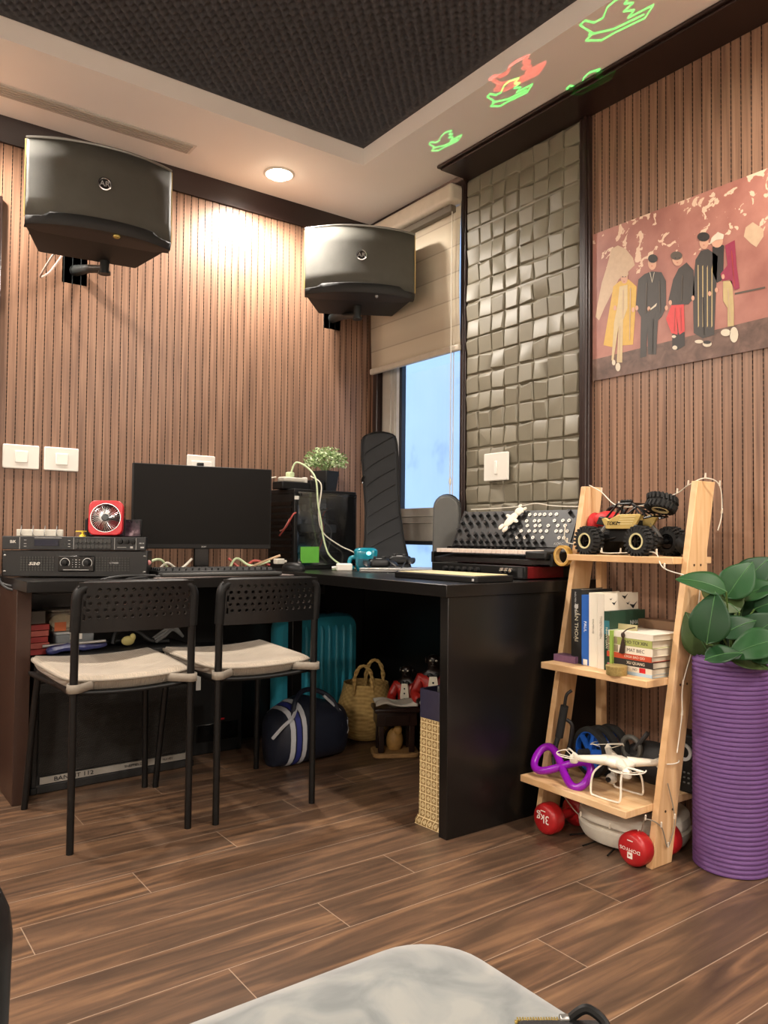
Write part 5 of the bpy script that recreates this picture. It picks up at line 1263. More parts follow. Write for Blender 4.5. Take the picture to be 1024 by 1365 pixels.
q = MB(); q.prism([(-.115, .105), (-.06, .098), (-.066, .126), (-.10, .132)], -.035, .035); q.v = [(x, z, y) for x, y, z in q.v]; q.build('bonnet', mat('bonnet_dark', '#20201f', .4), rc, bevel=.003)
wheel_at(.130, 0, .170, wheel_tilt=Matrix.Rotation(math.radians(70), 4, 'X') @ Matrix.Rotation(math.radians(18), 4, 'Y'))
# ---- red and black headgear beside the buggy
hg = thing('red_mask', 'red and black padded headgear lying behind the front of the toy buggy', 'headgear', SW_(-.13, B_Y[2]+.135, BZ[2]+.001), SHR)
q = MB(); q.ell((0, 0, .058), (.055, .046, .058)); q.build('black_pad', BLACK, hg)
q = MB(); q.ell((.005, -.018, .112), (.052, .036, .028)); q.ell((-.045, -.02, .100), (.024, .030, .036)); q.ell((.055, -.02, .108), (.03, .02, .012)); q.build('red_pad', mat('red_cloth', '#c01f24', .55), hg)
q = MB(); q.tube([(.02+.035*math.cos(PI*i/12), 0, .125+.03*math.sin(PI*i/12)) for i in range(13)], .006, 8); q.build('band', BLACK, hg)
# ---- gadgets behind the buggy
tag(MB().ell(SW_(.15, B_Y[2]+.15, BZ[2]+.036), (.05, .04, .035)).build('black_pouch', mat('black_cloth', '#161616', .8, bump=.4)), 'soft black pouch at the right end of the top shelf board', 'pouch')

# ---- books on the middle board
def book(x0, w, h, d, yf, label, col, lean=0, title=None, tcol=None, cover=None, tsize=.012):
    z = BZ[1]
    t = thing('book', label, 'book', SW_(x0+w/2, yf, z), SHR, 'books standing on the middle shelf board'); t.rotation_euler = (0, lean, SHR)
    c = mat('cover_'+col.strip('#'), col, .45, var=.05)
    q = MB(); q.b2((-w/2, 0, 0), (-w/2+.0015, d, h)); q.b2((w/2-.0015, 0, 0), (w/2, d, h)); q.b2((-w/2, -.001, 0), (w/2, .0015, h)); q.build('cover', c, t)
    MB().b2((-w/2+.0015, .0015, .003), (w/2-.0015, d-.003, h-.003)).build('pages', PAPER, t)
    if title: text(title, tsize, frame((0, -.0016, h*.55), (0, 0, -1), (1, 0, 0)), mat('ink_'+(tcol or '#eeeeee').strip('#'), tcol or '#eeeeee', .5), t, 'spine_title', ext=.0003)
    return t
yb_ = .068
def bx_(p0, p1, ly): return LX(p0, ly), LX(p1, ly)-LX(p0, ly)
def bookp(p0, p1, h, d, ly, *k, **kw): x0, w = bx_(p0, p1, ly); return book(x0, w-.0006, h, d, ly, *k, **kw)
bk1 = bookp(761, 775, .228, .145, yb_+.012, 'thick black book with pale lettering, leftmost of the standing books', '#232220', .0, 'THẦN THOẠI', '#c9c1a8', tsize=.019)
text('NGUYEN VAN ANH', .008, frame((-.004, -.0016, .185), (0, 0, -1), (1, 0, 0)), LGREY, bk1, 'spine_author')
q = MB(); q.lathe([(.0075, -.0012), (.0075, -.002)], c=(0, 0, .175), axis='y', n=18); q.build('spine_emblem', LGREY, bk1)
bk2 = bookp(775, 785, .213, .14, yb_+.006, 'blue paperback between the black book and the white books', '#2a5fb0', .0, 'PAUL', '#e6ecf5', tsize=.014)
wd = .004; q = MB(); q.b2((-.008, -.0016, .001), (.008, -.001, .018)); q.build('white_foot', WHITE, bk2)
bk3 = bookp(785, 796.5, .222, .14, yb_, 'first of two tall white books, next to the blue one', '#e4ddcc', 0, 'CHUYEN KE', '#8a8375', tsize=.008)
bk4 = bookp(796.5, 805.5, .222, .16, yb_-.005, 'second of two tall white books, next to the dark green one', '#ded6c6', 0, 'THIEN NHIEN', '#9a9284', tsize=.011)
W4 = (bx_(796.5, 805.5, yb_-.005)[1]-.0006)/2
q = MB()                                             # right-hand cover of the second white book with dark bird shapes
for bq_, bz_, s_ in ((.045, .192, .9), (.095, .210, 1.2), (.135, .182, 1.5), (.11, .19, .7), (.03, .205, .5)):
    q.add([(W4+.0004, bq_-.012*s_, bz_+.004*s_), (W4+.0004, bq_, bz_-.006*s_), (W4+.0004, bq_+.012*s_, bz_+.008*s_), (W4+.0004, bq_+.002*s_, bz_+.002*s_)], [(0, 1, 2, 3)])
q.build('cover_shapes', BLACK, bk4, solid=.0006)
bk5 = bookp(805.5, 813, .172, .165, yb_-.012, 'dark green book right of the white books', '#1d3b2c', 0, 'NHAN GIAN', '#d6d2b8', tsize=.011)
W5 = (bx_(805.5, 813, yb_-.012)[1]-.0006)/2
q = MB(); q.b2((-W5, -.0018, .105), (W5, -.001, .145)); q.build('teal_block', mat('teal_ink', '#2b6d78', .5), bk5)
text('NHAN', .018, frame((W5+.0003, .12, .135), (0, 1, 0), (0, 0, 1)), LGREY, bk5, 'cover_title')
bk6 = bookp(813, 816.5, .12, .13, yb_-.025, 'thin lime green booklet in front of the dark green book', '#8fae4c', 0)
fr_ = thing('picture_frame', 'small cream picture card leaning behind the stacked books', 'picture card', SW_(LX(829, yb_+.01), yb_+.01, BZ[1]), SHR)
q = MB(); q.box((0, .012, .068), (.078, .004, .137), rot=(math.radians(-6), 0, 0)); q.build('card', mat('olive_cream', '#b7ac80', .6), fr_)
q = MB(); q.box((0, .0085, .068), (.056, .002, .105), rot=(math.radians(-6), 0, 0)); q.build('inner_panel', mat('inner_cream', '#c8bd92', .6, var=.2, vscale=80), fr_)
# stacked books, bottom to top
zz = BZ[1]
stack = [('pale blue book at the very bottom of the stack', '#a9c4d6', .007, '', .0), ('white book with red ends second from the bottom of the stack', '#dcd3c2', .012, 'NO', .0), ('black book third from the bottom of the stack', '#2a2624', .014, 'XU QUANG', .004), ('orange red book in the middle of the stack', '#c04a2c', .012, 'CHUA BAO GIO', -.003), ('white book with large dark lettering above the orange red one', '#ece3d0', .017, 'MAT BIEC', .004), ('olive green book second from the top of the stack', '#a5ab62', .017, 'CHO TOI XIN', .0), ('white book on top of the stack', '#e6dfcf', .013, '', .006)]
for i, (lab, col, h, title, dx) in enumerate(stack):
    h *= 1.3; t = thing('book', lab, 'book', SW_(.103+dx*.6, B_Y[1]+.045, zz), SHR, 'books stacked on the middle shelf board'); w = .152
    c = mat('cover_'+col.strip('#'), col, .5, var=.05)
    q = MB(); q.b2((-w/2, 0, 0), (w/2, .13, .0012)); q.b2((-w/2, 0, h-.0013), (w/2, .13, h-.0001)); q.b2((-w/2, -.001, 0), (w/2, .0012, h-.0001)); q.build('cover', c, t)
    MB().b2((-w/2+.003, .0012, .0012), (w/2-.002, .127, h-.0013)).build('pages', PAPER, t)
    if title: text(title, h*.62, FRONT(.02, -.0012, h/2), mat('ink_dark', '#3a3430', .5) if col[1] in 'eda' else mat('ink_cream', '#e8dcc8', .5), t, 'spine_title', ext=.0003)
    if i == 1: MB().b2((-w/2, -.0016, .001), (-.045, -.001, h-.001)).build('red_end', mat('pink_red', '#c4545a', .5), t); MB().b2((.035, -.0016, .001), (.055, -.001, h-.001)).build('red_end', RED, t)
    if i in (5, 4): MB().b2((-w/2, -.0016, .001), (-w/2+.035, -.001, h-.001)).build('spine_picture', mat('picture_ink', '#8a7c63', .5, var=.5, vscale=200), t)
    zz += h
tag(MB().b2((0, 0, 0), (.16, .07, .028)).build('brown_box', mat('brown_card', '#6b4f37', .7)), 'brown box lying flat behind the stacked books', 'box')
_bb = bpy.data.objects['brown_box']; _bb.location = SW_(.03, B_Y[1]+.182, BZ[1]); _bb.rotation_euler = (0, 0, SHR); _bb.scale = (.95, .8, 5.2)
ta = thing('tassel', 'dark brown tassel hanging over the stacked books', 'tassel', SW_(.085, B_Y[1]+.040, BZ[1]+.028), SHR)
q = MB()
for i in range(16):
    a = 2*PI*i/16; q.tube([(0, 0, .078), (.006*math.cos(a), .004*math.sin(a), .055), (.008*math.cos(a)-.004, .004*math.sin(a), .030)], .0014, 5)
q.ell((0, 0, .082), (.006, .005, .008)); q.build('threads', mat('dark_brown_thread', '#3a2a20', .9), ta)
MB().tube(spline([(0, 0, .088), (.004, .02, .099), (.006, .08, .103)]), .0016, 6).build('loop', mat('dark_brown_thread', '#3a2a20', .9), ta)
MB().b2((0, 0, 0), (.085, .045, .021)).build('purple_box', mat('mauve_card', '#7d5a78', .5, var=.25, vscale=90), None, bevel=.001)
_p = tag(bpy.data.objects['purple_box'], 'small mauve box lying in front of the black and blue books', 'box'); _p.location = SW_(-.192, B_Y[1]+.055, BZ[1]); _p.rotation_euler = (0, 0, SHR+.03)
tn = thing('round_tin', 'small round gold patterned tin at the front of the stacked books', 'tin', SW_(.085, B_Y[1]+.012, BZ[1]), 0)
MB().lathe([(.028, 0), (.029, .002), (.029, .018), (.001, .018)], n=32).build('tin', mat('gold_pattern', '#a8945c', .4, metal=.4, var=.5, vscale=220), tn)
MB().lathe([(.0295, .018), (.0300, .019), (.0300, .026), (.028, .027), (.001, .027)], n=32).build('lid', mat('gold_pattern', '#a8945c', .4, metal=.4, var=.5, vscale=220), tn)

# ---- bottom board
zb = BZ[0]
pr_ = tag(MB().tube([SW_(-.082+.100*math.sin(2*PI*i/60), B_Y[0]+.060+.028*math.sin(4*PI*i/60), zb+.042+.030*math.sin(4*PI*i/60)-.010*math.sin(2*PI*i/60)) for i in range(60)], .0115, 12, closed=True).build('purple_grip_ring', mat('violet_gloss', '#8a12a8', .25), smooth=60), 'glossy violet figure-eight exercise ring on the bottom shelf board', 'exercise ring')
jr = thing('skipping_rope', 'black foam handle of a skipping rope leaning on the left shelf rail', 'skipping rope', SW_(-.135, B_Y[0]+.14, zb), SHR)
MB().tube([(-.03, 0, .10), (-.008, 0, .20)], .0125, 12).build('handle', mat('black_foam', '#222222', .85, bump=.3), jr)
MB().tube(spline([(-.008, 0, .20), (.0, 0, .235), (.012, .01, .25)]), .005, 8).build('rope', CABK, jr)
MB().tube(spline([(-.03, 0, .10), (-.034, -.01, .06), (-.015, .0, .03), (.0, .01, .07), (.015, .01, .14), (.0, 0, .16)]), .006, 8).build('rope', CABK, jr)
MB().tube(spline([(-.036, 0, .10), (-.04, -.01, .06), (-.03, -.02, .012), (.02, -.02, .01)]), .006, 8).build('rope', CABK, jr)
ab = thing('ab_wheel', 'black and blue exercise wheel behind the violet ring', 'exercise wheel', SW_(-.055, B_Y[0]+.20, zb+.075), SHR-.15)
BLU = mat('blue_plastic', '#1f58b4', .35)
for k, y in enumerate((-.035, .005, .045)):
    q = MB(); q.lathe([(.060, y-.012), (.073, y-.010), (.075, y), (.073, y+.010), (.060, y+.012), (.060, y-.012)], n=40, axis='y', cap=False); q.build('tyre', RUB, ab)
    q = MB()
    for i in range(6):
        a = PI/3*i+.2; q.box((.034*math.cos(a), y-.004, .034*math.sin(a)), (.056, .01, .014), rot=(0, -a, 0))
    q.lathe([(.056, y-.009), (.061, y-.009), (.061, y+.009), (.056, y+.009), (.056, y-.009)], n=32, axis='y', cap=False); q.lathe([(.015, y-.012), (.015, y+.012)], n=16, axis='y'); q.build('spokes', BLU, ab)
MB().tube([(0, -.08, 0), (0, .10, 0)], .011, 12).build('axle_handle', mat('black_foam', '#222222', .85, bump=.3), ab)
# ---- white drone
dr = thing('drone', 'white toy quadcopter drone standing on the bottom shelf board', 'drone', SW_(.098, B_Y[0]+.085, zb), SHR+.05); dr.scale = (.92, .92, .85)
DWH = mat('drone_white', '#e6dfcf', .35, var=.02)
q = MB(); rings = []
for x, hw, z0, z1 in ((-.055, .018, .105, .122), (-.035, .032, .098, .128), (0, .040, .092, .132), (.035, .034, .096, .127), (.055, .018, .105, .12)):
    rings.append([(x, hw*math.cos(2*PI*i/14), (z0+z1)/2+(z1-z0)/2*math.sin(2*PI*i/14)) for i in range(14)])
q.loft(rings); q.build('body', DWH, dr, smooth=70)
for sx in (-1, 1):
    for sy_ in (-1, 1):
        q = MB(); ex, ey = sx*.095, sy_*.085
        q.tube([(sx*.025, sy_*.018, .114), (ex, ey, .116)], [.017, .009], 10); q.lathe([(.010, -.018), (.013, -.014), (.013, .004), (.007, .010), (.003, .016)], c=(ex, ey, .118), n=14); am = q.build('arm', DWH, dr)
        q = MB(); a = .5+sx*.3+sy_*.8
        for s in (0, PI): q.box((ex+.026*math.cos(a+s), ey+.026*math.sin(a+s), .133), (.052, .008, .0016), rot=(.25, 0, a+s))
        q.build('propeller', DWH, am)
        q = MB(); tilt = .16
        q.tube([(ex+sx*.0+.052*math.cos(t), ey+.052*math.sin(t), .128+.0*tilt) for t in [math.atan2(sy_, sx)-1.45+2.9*i/16 for i in range(17)]], .0018, 6)
        for t in (math.atan2(sy_, sx)-1.2, math.atan2(sy_, sx), math.atan2(sy_, sx)+1.2): q.tube([(ex, ey, .116), (ex+.052*math.cos(t), ey+.052*math.sin(t), .128)], .0015, 5)
        q.build('propeller_guard', DWH, am)
for s in (-1, 1):
    q = MB(); q.tube(spline([(-.035, s*.022, .10), (-.05, s*.05, .07), (-.052, s*.058, .012), (-.03, s*.06, .004), (.03, s*.06, .004), (.052, s*.058, .012), (.05, s*.05, .07), (.035, s*.022, .10)], 5), .0032, 8); q.build('landing_skid', DWH, dr)
q = MB(); q.ell((-.012, -.01, .055), (.017, .015, .017)); q.box((-.01, .0, .078), (.014, .014, .03)); cm = q.build('camera', mat('camera_grey', '#a9a59c', .4), dr)
q = MB(); q.lathe([(.008, -.001), (.008, .004), (.005, .005)], c=(-.012, -.028, .055), axis='y', n=14); q.build('camera_lens', BLACKG, cm)
MB().b2((-.02, -.02, .084), (.02, .02, .098)).build('battery_bay', GREY, dr, bevel=.003)
# ---- dark things at the back of the bottom board
gg = thing('goggles', 'dark grey goggles with a ring lens behind the drone', 'goggles', SW_(.085, B_Y[0]+.27, zb), SHR)
q = MB(); q.ell((0, 0, .06), (.10, .05, .062)); q.build('body', mat('soft_charcoal', '#2a2a2a', .7, bump=.3), gg)
q = MB(); q.tube([(-.045+.032*math.cos(2*PI*i/24), -.045, .10+.032*math.sin(2*PI*i/24)) for i in range(24)], .008, 8, closed=True); q.build('lens_ring', mat('ring_grey', '#55544f', .5), gg)
q = MB(); q.tube([(-.03, -.05, .10), (.01, -.04, .155)], .007, 8); q.build('strut', DGREY, gg)
bc = thing('black_speaker_box', 'small black box with a silver ring behind the right shelf rail', 'speaker', SW_(.165, B_Y[0]+.305, zb), SHR)
MB().b2((-.035, -.035, 0), (.052, .04, .165)).build('body', BLACK, bc, bevel=.006)
q = MB(); q.lathe([(.016, -.003), (.025, -.003), (.025, .004), (.016, .004), (.016, -.003)], c=(.022, -.036, .115), n=24, axis='y', cap=False); q.build('silver_ring', LGREY, bc)
q = MB()
for i in range(3):
    for j in range(3): q.box((.008+j*.014, -.036, .03+i*.014), (.006, .003, .004))
q.build('controls', GREY, bc)
# ---- floor below
rv = thing('robot_vacuum', 'white round robot vacuum cleaner under the ladder shelf', 'robot vacuum', SW_(.04, .155, 0), SHR)
q = MB(); q.lathe([(.10, .008), (.148, .012), (.158, .03), (.160, .05), (.152, .055), (.152, .060), (.158, .064), (.155, .088), (.146, .094), (.001, .094)], n=48); q.build('body', mat('off_white_shell', '#cfc9bb', .35), rv)
q = MB(); q.lathe([(.060, .094), (.064, .097), (.070, .097), (.072, .094)], n=36, cap=False); q.build('top_ring', DGREY, rv)
q = MB(); q.lathe([(.028, .094), (.028, .104), (.024, .108), (.001, .108)], c=(0, -.05, 0), n=24); q.build('turret', mat('turret_white', '#bfb9ad', .4), rv)
for a in (-2.2, -1.75, -1.3): MB().tube([(.14*math.cos(a), .14*math.sin(a), .008), (.19*math.cos(a), .19*math.sin(a), .003)], .0025, 5).build('side_brush', BLACK, rv)
q = MB()
for s in (-1, 1): q.tube([(s*.07, 0, .012), (s*.07, .03, .012)], .012, 10)
q.build('wheels', BLACK, rv)
rb = tag(MB().b2((-.05, 0, 0), (.05, .09, .10)).build('dark_red_box', mat('dark_red_card', '#4e1214', .5), bevel=.003), 'dark red box on the floor behind the left dumbbell', 'box'); rb.location = SW_(-.13, .20, 0); rb.rotation_euler = (0, 0, SHR)
DRED = mat('dumbbell_red', '#a81c1f', .35, var=.06)
def dumbbell(x, y, rz, label, kg):
    t = thing('dumbbell', label, 'dumbbell', SW_(x, y, .046), SHR+rz, 'red dumbbells on the floor')
    for k, y0 in enumerate((0, .125)):
        q = MB(); c = [(.0, 0), (.034, 0), (.0435, .006), (.0455, .016), (.0455, .040), (.042, .048), (.026, .054)] if k == 0 else [(.026, .0), (.042, .006), (.0455, .014), (.0455, .040), (.0435, .048), (.034, .054), (.0, .054)]
        q.lathe([(max(.0005, a), b+y0) for a, b in c], n=28, axis='y')
        q.build('head', DRED, t, smooth=60)
    MB().tube([(0, .05, 0), (0, .13, 0)], [.014, .014], 14).build('handle', DRED, t)
    R180 = frame((0, -.0006, 0), (-1, 0, 0), (0, 0, -1))
    if kg:
        text('3kg', .036, R180 @ Matrix.Translation((0, -.004, .0002)), WHITE, t, ext=.0004)
    else:
        text('DOMYOS', .013, R180 @ Matrix.Translation((0, -.001, .0002)), WHITE, t, ext=.0004, sx=1.2)
        q = MB(); q.b2((-.008, -.0012, -.022), (.008, -.0004, -.006)); q.build('white_square', WHITE, t)
        q = MB(); q.add([(-.004, -.0016, -.018), (.004, -.0016, -.014), (-.004, -.0016, -.010)], [(0, 1, 2)]); q.build('square_mark', DRED, t)
    q = MB(); q.b2((-.009, -.0012, .024), (.009, -.0004, .0265)); q.build('white_dash', WHITE, t)
    return t
dumbbell(-.118, -.062, .0, 'red dumbbell marked 3 kg by the foot of the left shelf rail', True)
dumbbell(.172, -.036, .0, 'red dumbbell with a small white square by the foot of the right shelf rail', False)
# ---- string lights on the shelf
sl = thing('string_lights', 'white string of fairy lights wound round the ladder shelf', 'string lights', (SHX, SHY, 0), SHR)
paths = [[(-.20, .24, 1.06), (-.15, .24, 1.035), (-.05, .20, .985), (.05, .22, .99), (.13, .24, 1.02), (.18, .22, 1.04), (.222, .24, 1.06), (.236, .29, 1.04), (.236, .30, .96), (.23, .29, .91)],
         [(-.222, .15, .93), (-.225, .16, .87), (-.13, .20, .862), (-.08, .155, .84), (.0, .145, .84), (.08, .15, .845), (.13, .14, .84), (.17, .12, .80), (.23, .17, .775), (.29, .18, .75)],
         [(-.2165, .20, .74), (-.2165, .17, .66), (-.2165, .15, .60), (-.2165, .14, .52)],
         [(.222, .22, .78), (.224, .18, .60), (.222, .13, .48), (.232, .11, .40), (.23, .09, .30)],
         [(-.17, .02, .132), (-.10, .0, .115), (-.02, -.01, .075), (.08, -.005, .07), (.17, .0, .08), (.20, -.008, .13), (.222, .03, .11), (.222, .06, .05), (.222, .09, .12), (.222, .06, .22)]]
for k, p in enumerate(paths):
    w = MB().tube(spline(p, 8), .0017, 6).build('wire', [CABW, CABW, CABW, CABW, mat('grey_wire', '#8a8172', .5)][k], sl)
    q = MB()
    for a in p[1:-1]: q.tube([a, (a[0]+.004, a[1]-.004, a[2]+.014)], [.003, .0022], 6)
    q.build('bulb', mat('clear_bulb', '#efe7d6', .2), w)
# ================================================================== ROLLED MAT AND PLANT
PUR = mat('purple_foam', '#66447c', .65, var=.08, vscale=20)
ym = thing('exercise_mat', 'purple ribbed foam mat rolled up and standing on end', 'exercise mat', (2.040, 1.172, 0), 0)
q = MB(); prof = []; R_ = .1
for i in range(46):
    z = .006+i*.01215
    prof += [(R_-.0045, z-.005), (R_-.0008, z-.0033), (R_, z), (R_-.0008, z+.0033)]
prof += [(R_-.005, .560), (R_-.012, .564)]
inner = [(.03, .564), (.028, .2), (.02, .19)]
q.lathe([(.02, .0)]+[(R_-.006, .0)]+prof+inner, n=56); q.build('roll', PUR, ym, smooth=50)
q = MB(); pts = [( (.03+.066*i/90)*math.cos(i*.42), (.03+.066*i/90)*math.sin(i*.42), .5645) for i in range(91)]; q.tube(pts, .0022, 5); q.build('spiral_edge', mat('purple_dark', '#4a2a5c', .7), ym)
q = MB(); q.tube(spline([(.045, -.091, .56), (.05, -.09, .40), (.055, -.086, .30), (.06, -.085, .20)]), .0018, 6); q.build('cord', CABW, ym)
tag(MB().tube(spline([(2.10, 1.08, .47), (2.135, 1.075, .35), (2.14, 1.09, .30), (2.13, 1.08, .24), (2.145, 1.1, .2)], 6), .003, 6).build('hanging_wire', CABW), 'white wire hanging at the right of the purple mat', 'cable')
lp = thing('leafy_plant', 'broad-leaved dark green plant rising from the purple mat', 'plant', (2.04, 1.172, .55), 0)
LEAF = []
for k, (c1, c2) in enumerate((('#0d2c14', '#15401d'), ('#153a1a', '#234f26'), ('#2a3b1a', '#3f5227'))):
    m_, nt, b = nodes_of('broad_leaf_%s' % 'abc'[k], .48); tc = N(nt, 'ShaderNodeTexCoord'); n = N(nt, 'ShaderNodeTexNoise', i_Scale=18.0, i_Detail=3.0); nt.links.new(tc.outputs['Object'], n.inputs['Vector']); nt.links.new(mixc(nt, n.outputs['Fac'], c1, c2), b.inputs['Base Color']); b.inputs['Specular IOR Level'].default_value = .3; LEAF.append(m_)
def leaf(tip_c, right, up, size, m_, k):
    """leaf centred at tip_c; 'up' runs from stalk to tip, 'right' across"""
    M = frame(tip_c, right, up); q = MB(); q.X = M
    def fn(u, v):
        s = 2*u-1; w = math.sin(PI*min(1, max(0, v))**.72)**.8*.43 if 0 < v < 1 else 0
        w = w*(1-.12*v)
        return (s*w*size, (v-.5)*size*1.12, -.10*size*(2*v-1)**2+.07*size*abs(s)*w*2+.01*size*math.sin(9*v)*s)
    q.grid(fn, 10, 14); o = q.build('leaf', m_, lp, solid=.0012, smooth=80)
    v = MB(); v.X = M; v.tube([(0, (t/10-.5)*size*1.12, -.10*size*(2*t/10-1)**2+.001) for t in range(11)], .0012, 5); v.build('midrib', mat('leaf_rib', '#3f6a3a', .5), o)
    base = M @ Vector((0, -.5*size*1.12, -.10*size))
    st_ = MB(); st_.tube(spline([(rnd.uniform(-.015, .015), rnd.uniform(-.015, .015), -.02), (base.x*.35, base.y*.35, max(.02, base.z*.55)), tuple(base)], 6), .0026, 6); st_.build('stalk', mat('stalk_green', '#5c7a3d', .5), o)
cd = Vector((-.86, -.50, 0)); rt = Vector((.5, -.86, 0)).normalized()      # towards the viewer side of the plant, and across
def L(px, py, depth, size, ang, tilt, mi):
    p = CAMP+ray(px, py)*depth; c = p-Vector(lp.location)
    up = (rt*math.sin(ang)+Vector((0, 0, 1))*math.cos(ang)*math.cos(tilt)+(-cd)*math.sin(tilt)*math.cos(ang))
    if abs(ang) > 1.2: up = rt*math.sin(ang)+Vector((0, 0, 1))*math.cos(ang)
    nrm = (-cd)*-1*math.cos(tilt)+Vector((0, 0, 1))*math.sin(tilt)
    right = up.cross(nrm)
    leaf(c, right, up, size, LEAF[mi], 0)
L(948, 822, 2.02, .125, .15, .25, 0); L(986, 771, 2.12, .115, .55, .45, 1); L(935, 776, 2.08, .115, -1.35, 1.0, 1); L(1002, 862, 2.00, .12, -2.0, .8, 1); L(960, 795, 2.14, .12, -.8, .9, 2)
L(1012, 786, 2.14, .10, 1.25, .9, 1); L(1016, 838, 2.08, .12, .9, .3, 0); L(930, 845, 2.16, .12, -.5, .1, 2); L(1024, 868, 2.02, .10, 1.6, .6, 1); L(990, 812, 2.18, .14, .2, .4, 0); L(968, 848, 2.16, .11, .3, .2, 0); L(1000, 880, 2.02, .09, 1.9, .9, 2); L(965, 872, 2.0, .085, 1.2, 1.0, 0); L(1008, 760, 2.2, .11, .7, .5, 0); L(1040, 800, 2.10, .12, 1.2, .5, 0); L(985, 835, 2.06, .09, 1.0, .7, 0)
# ================================================================== FOREGROUND
vel, nt, b = nodes_of('grey_velvet', .75); tc = N(nt, 'ShaderNodeTexCoord'); n = N(nt, 'ShaderNodeTexNoise', i_Scale=16.0, i_Detail=4.0, i_Distortion=.8); nt.links.new(tc.outputs['Object'], n.inputs['Vector'])
nt.links.new(ramp(nt, n.outputs['Fac'], [(.35, '#626869'), (.5, '#757a79'), (.65, '#858783')]), b.inputs['Base Color']); b.inputs['Sheen Weight'].default_value = .3
ot = thing('velvet_bench', 'grey velvet bench seat at the bottom edge of the picture', 'bench', (.358, .437, .018), 0)
q = MB(); rings = []
for z, i in ((.36, .0), (.40, -.006), (.43, -.002), (.445, .012), (.452, .035), (.455, .07)):
    rings.append([(p[0], p[1], z) for p in rrect(.40-2*i, .44-2*i, .075-min(.05, max(0, i)*.5), 8)])
q.loft(rings); q.build('cushion', vel, ot, smooth=70)
MB().prism(rrect(.36, .40, .06), .30, .36).build('base', mat('bench_base', '#5c5b56', .8), ot, bevel=.005)
for sx in (-.13, .13):
    for sy_ in (-.15, .15): MB().cyl((sx, sy_, -.018), (sx, sy_, .30), .012, .018).build('leg', BLACK, ot)
po = thing('zipped_pouch', 'black zipped pouch lying on the right end of the velvet bench', 'pouch', (.492, .424, .474), math.radians(-35)); po.scale = (.48, .5, .6)
MB().prism(rrect(.15, .06, .015), 0, .028).build('body', mat('pouch_nylon', '#131314', .5, bump=.3), po, bevel=.006)
q = MB()
for i in range(16): q.box((-.07+i*.0045, .031, .024), (.0026, .008, .006))
q.tube([(-.075, .031, .022), (.0, .031, .022)], .003, 6); q.build('zip_teeth', mat('brass', '#c9b36a', .25, metal=.8), po)
MB().b2((.0, .022, .02), (.018, .036, .032)).build('zip_slider', STEEL, po, bevel=.003)
q = MB(); q.tube(spline([(.02, .03, .028), (.045, .02, .045), (.07, .0, .035), (.065, -.02, .02)]), .007, 8); q.build('strap', BLACK, po)

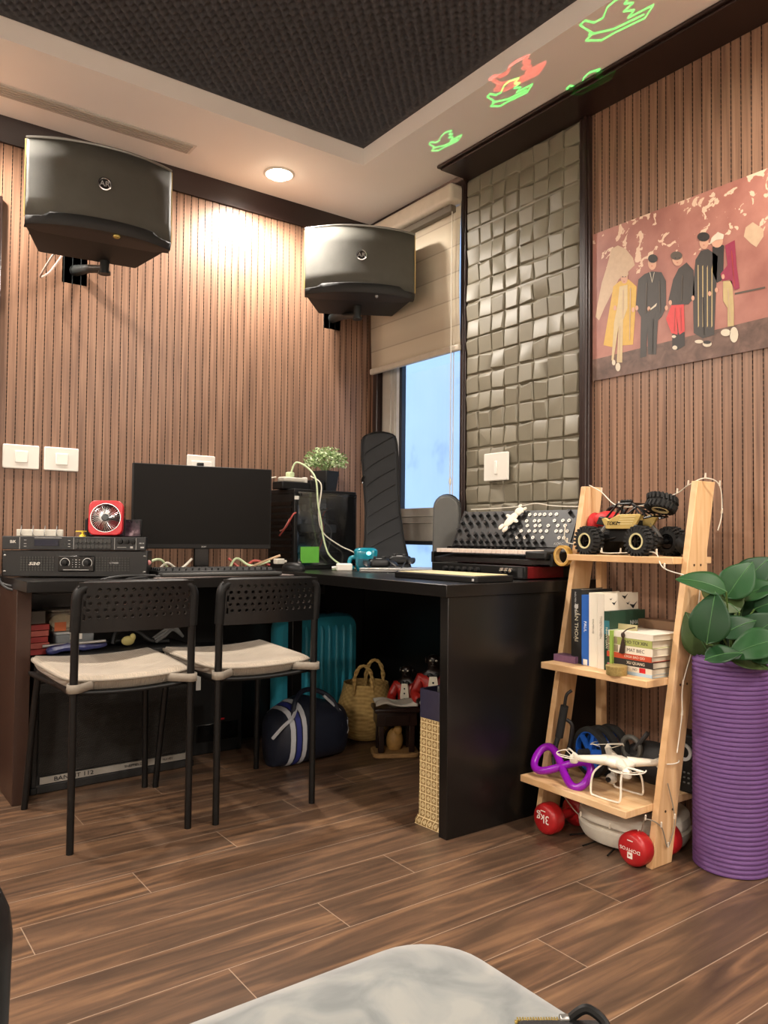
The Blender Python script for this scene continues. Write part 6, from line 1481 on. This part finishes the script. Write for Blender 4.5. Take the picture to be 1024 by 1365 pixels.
# ================================================================== LASER PROJECTOR OUTSIDE THE VIEW (light through a bird-shaped gobo)
LZ = Vector((.60, .30, 1.75))
BIRD = [(305, 235), (320, 222), (345, 228), (370, 215), (382, 185), (405, 165), (450, 150), (430, 175), (455, 172), (428, 197), (458, 192), (440, 215), (512, 178), (488, 215), (405, 255), (365, 278), (322, 278), (342, 258), (305, 235)]
WING = [(330, 262), (400, 246), (485, 205)]
def bird_lamp(cx, cy, k, col, power, wid, red=False):
    def P(u, v): return on_z(cx+(u-408)*.293*k, cy+(v-215)*.293*k, SOFFIT)
    c = on_z(cx, cy, SOFFIT); ax = (c-LZ).normalized(); rot = ax.to_track_quat('-Z', 'Y'); inv = rot.to_matrix().inverted()
    def uv(p): d = inv @ (p-LZ); return (d.x/-d.z, d.y/-d.z)
    segs = []
    for line in (BIRD, WING):
        q = [uv(P(*p)) for p in line]; segs += list(zip(q[:-1], q[1:]))
    l = bpy.data.lights.new('laser_lamp', 'SPOT'); l.energy = power; l.color = (1, 1, 1); l.shadow_soft_size = 0.0
    far = max(math.hypot(*a) for s_ in segs for a in s_); l.spot_size = 2*math.atan(far*1.15); l.spot_blend = 0
    l.use_nodes = True; nt = l.node_tree; em = nt.nodes['Emission']; em.inputs['Color'].default_value = col+(1,)
    tc = N(nt, 'ShaderNodeTexCoord'); sp = N(nt, 'ShaderNodeSeparateXYZ'); nt.links.new(tc.outputs['Normal'], sp.inputs[0])
    nz = math_(nt, 'ABSOLUTE', sp.outputs[2]); cv = N(nt, 'ShaderNodeCombineXYZ')
    nt.links.new(math_(nt, 'DIVIDE', sp.outputs[0], nz), cv.inputs[0]); nt.links.new(math_(nt, 'DIVIDE', sp.outputs[1], nz), cv.inputs[1])
    cur = None
    for a, b_ in segs:
        ab_ = Vector((b_[0]-a[0], b_[1]-a[1], 0)); L2 = ab_.length_squared
        s1 = N(nt, 'ShaderNodeVectorMath', operation='SUBTRACT'); nt.links.new(cv.outputs[0], s1.inputs[0]); s1.inputs[1].default_value = (a[0], a[1], 0)
        dt = N(nt, 'ShaderNodeVectorMath', operation='DOT_PRODUCT'); nt.links.new(s1.outputs[0], dt.inputs[0]); dt.inputs[1].default_value = tuple(ab_/L2)
        cl = N(nt, 'ShaderNodeClamp'); nt.links.new(dt.outputs['Value'], cl.inputs[0])
        sc = N(nt, 'ShaderNodeVectorMath', operation='SCALE'); sc.inputs[0].default_value = tuple(ab_); nt.links.new(cl.outputs[0], sc.inputs['Scale'])
        ds = N(nt, 'ShaderNodeVectorMath', operation='DISTANCE'); nt.links.new(s1.outputs[0], ds.inputs[0]); nt.links.new(sc.outputs[0], ds.inputs[1])
        cur = ds.outputs['Value'] if cur is None else math_(nt, 'MINIMUM', cur, ds.outputs['Value'])
    nt.links.new(math_(nt, 'MULTIPLY', math_(nt, 'LESS_THAN', cur, wid*far), 1.0), em.inputs['Strength'])
    o = bpy.data.objects.new('laser_lamp', l); COL.objects.link(o); o.location = LZ; o.rotation_euler = rot.to_euler()
for a in ((679.5, 123, 1.0, (.03, 1, .12), 900, .024), (593.7, 187.5, .72, (.08, 1, .18), 900, .030), (787, 112, 1.05, (.03, 1, .12), 900, .024), (822, 24, 1.62, (.03, 1, .12), 500, .018), (690, 97, 1.2, (1, .10, .08), 350, .05)):
    bird_lamp(*a)
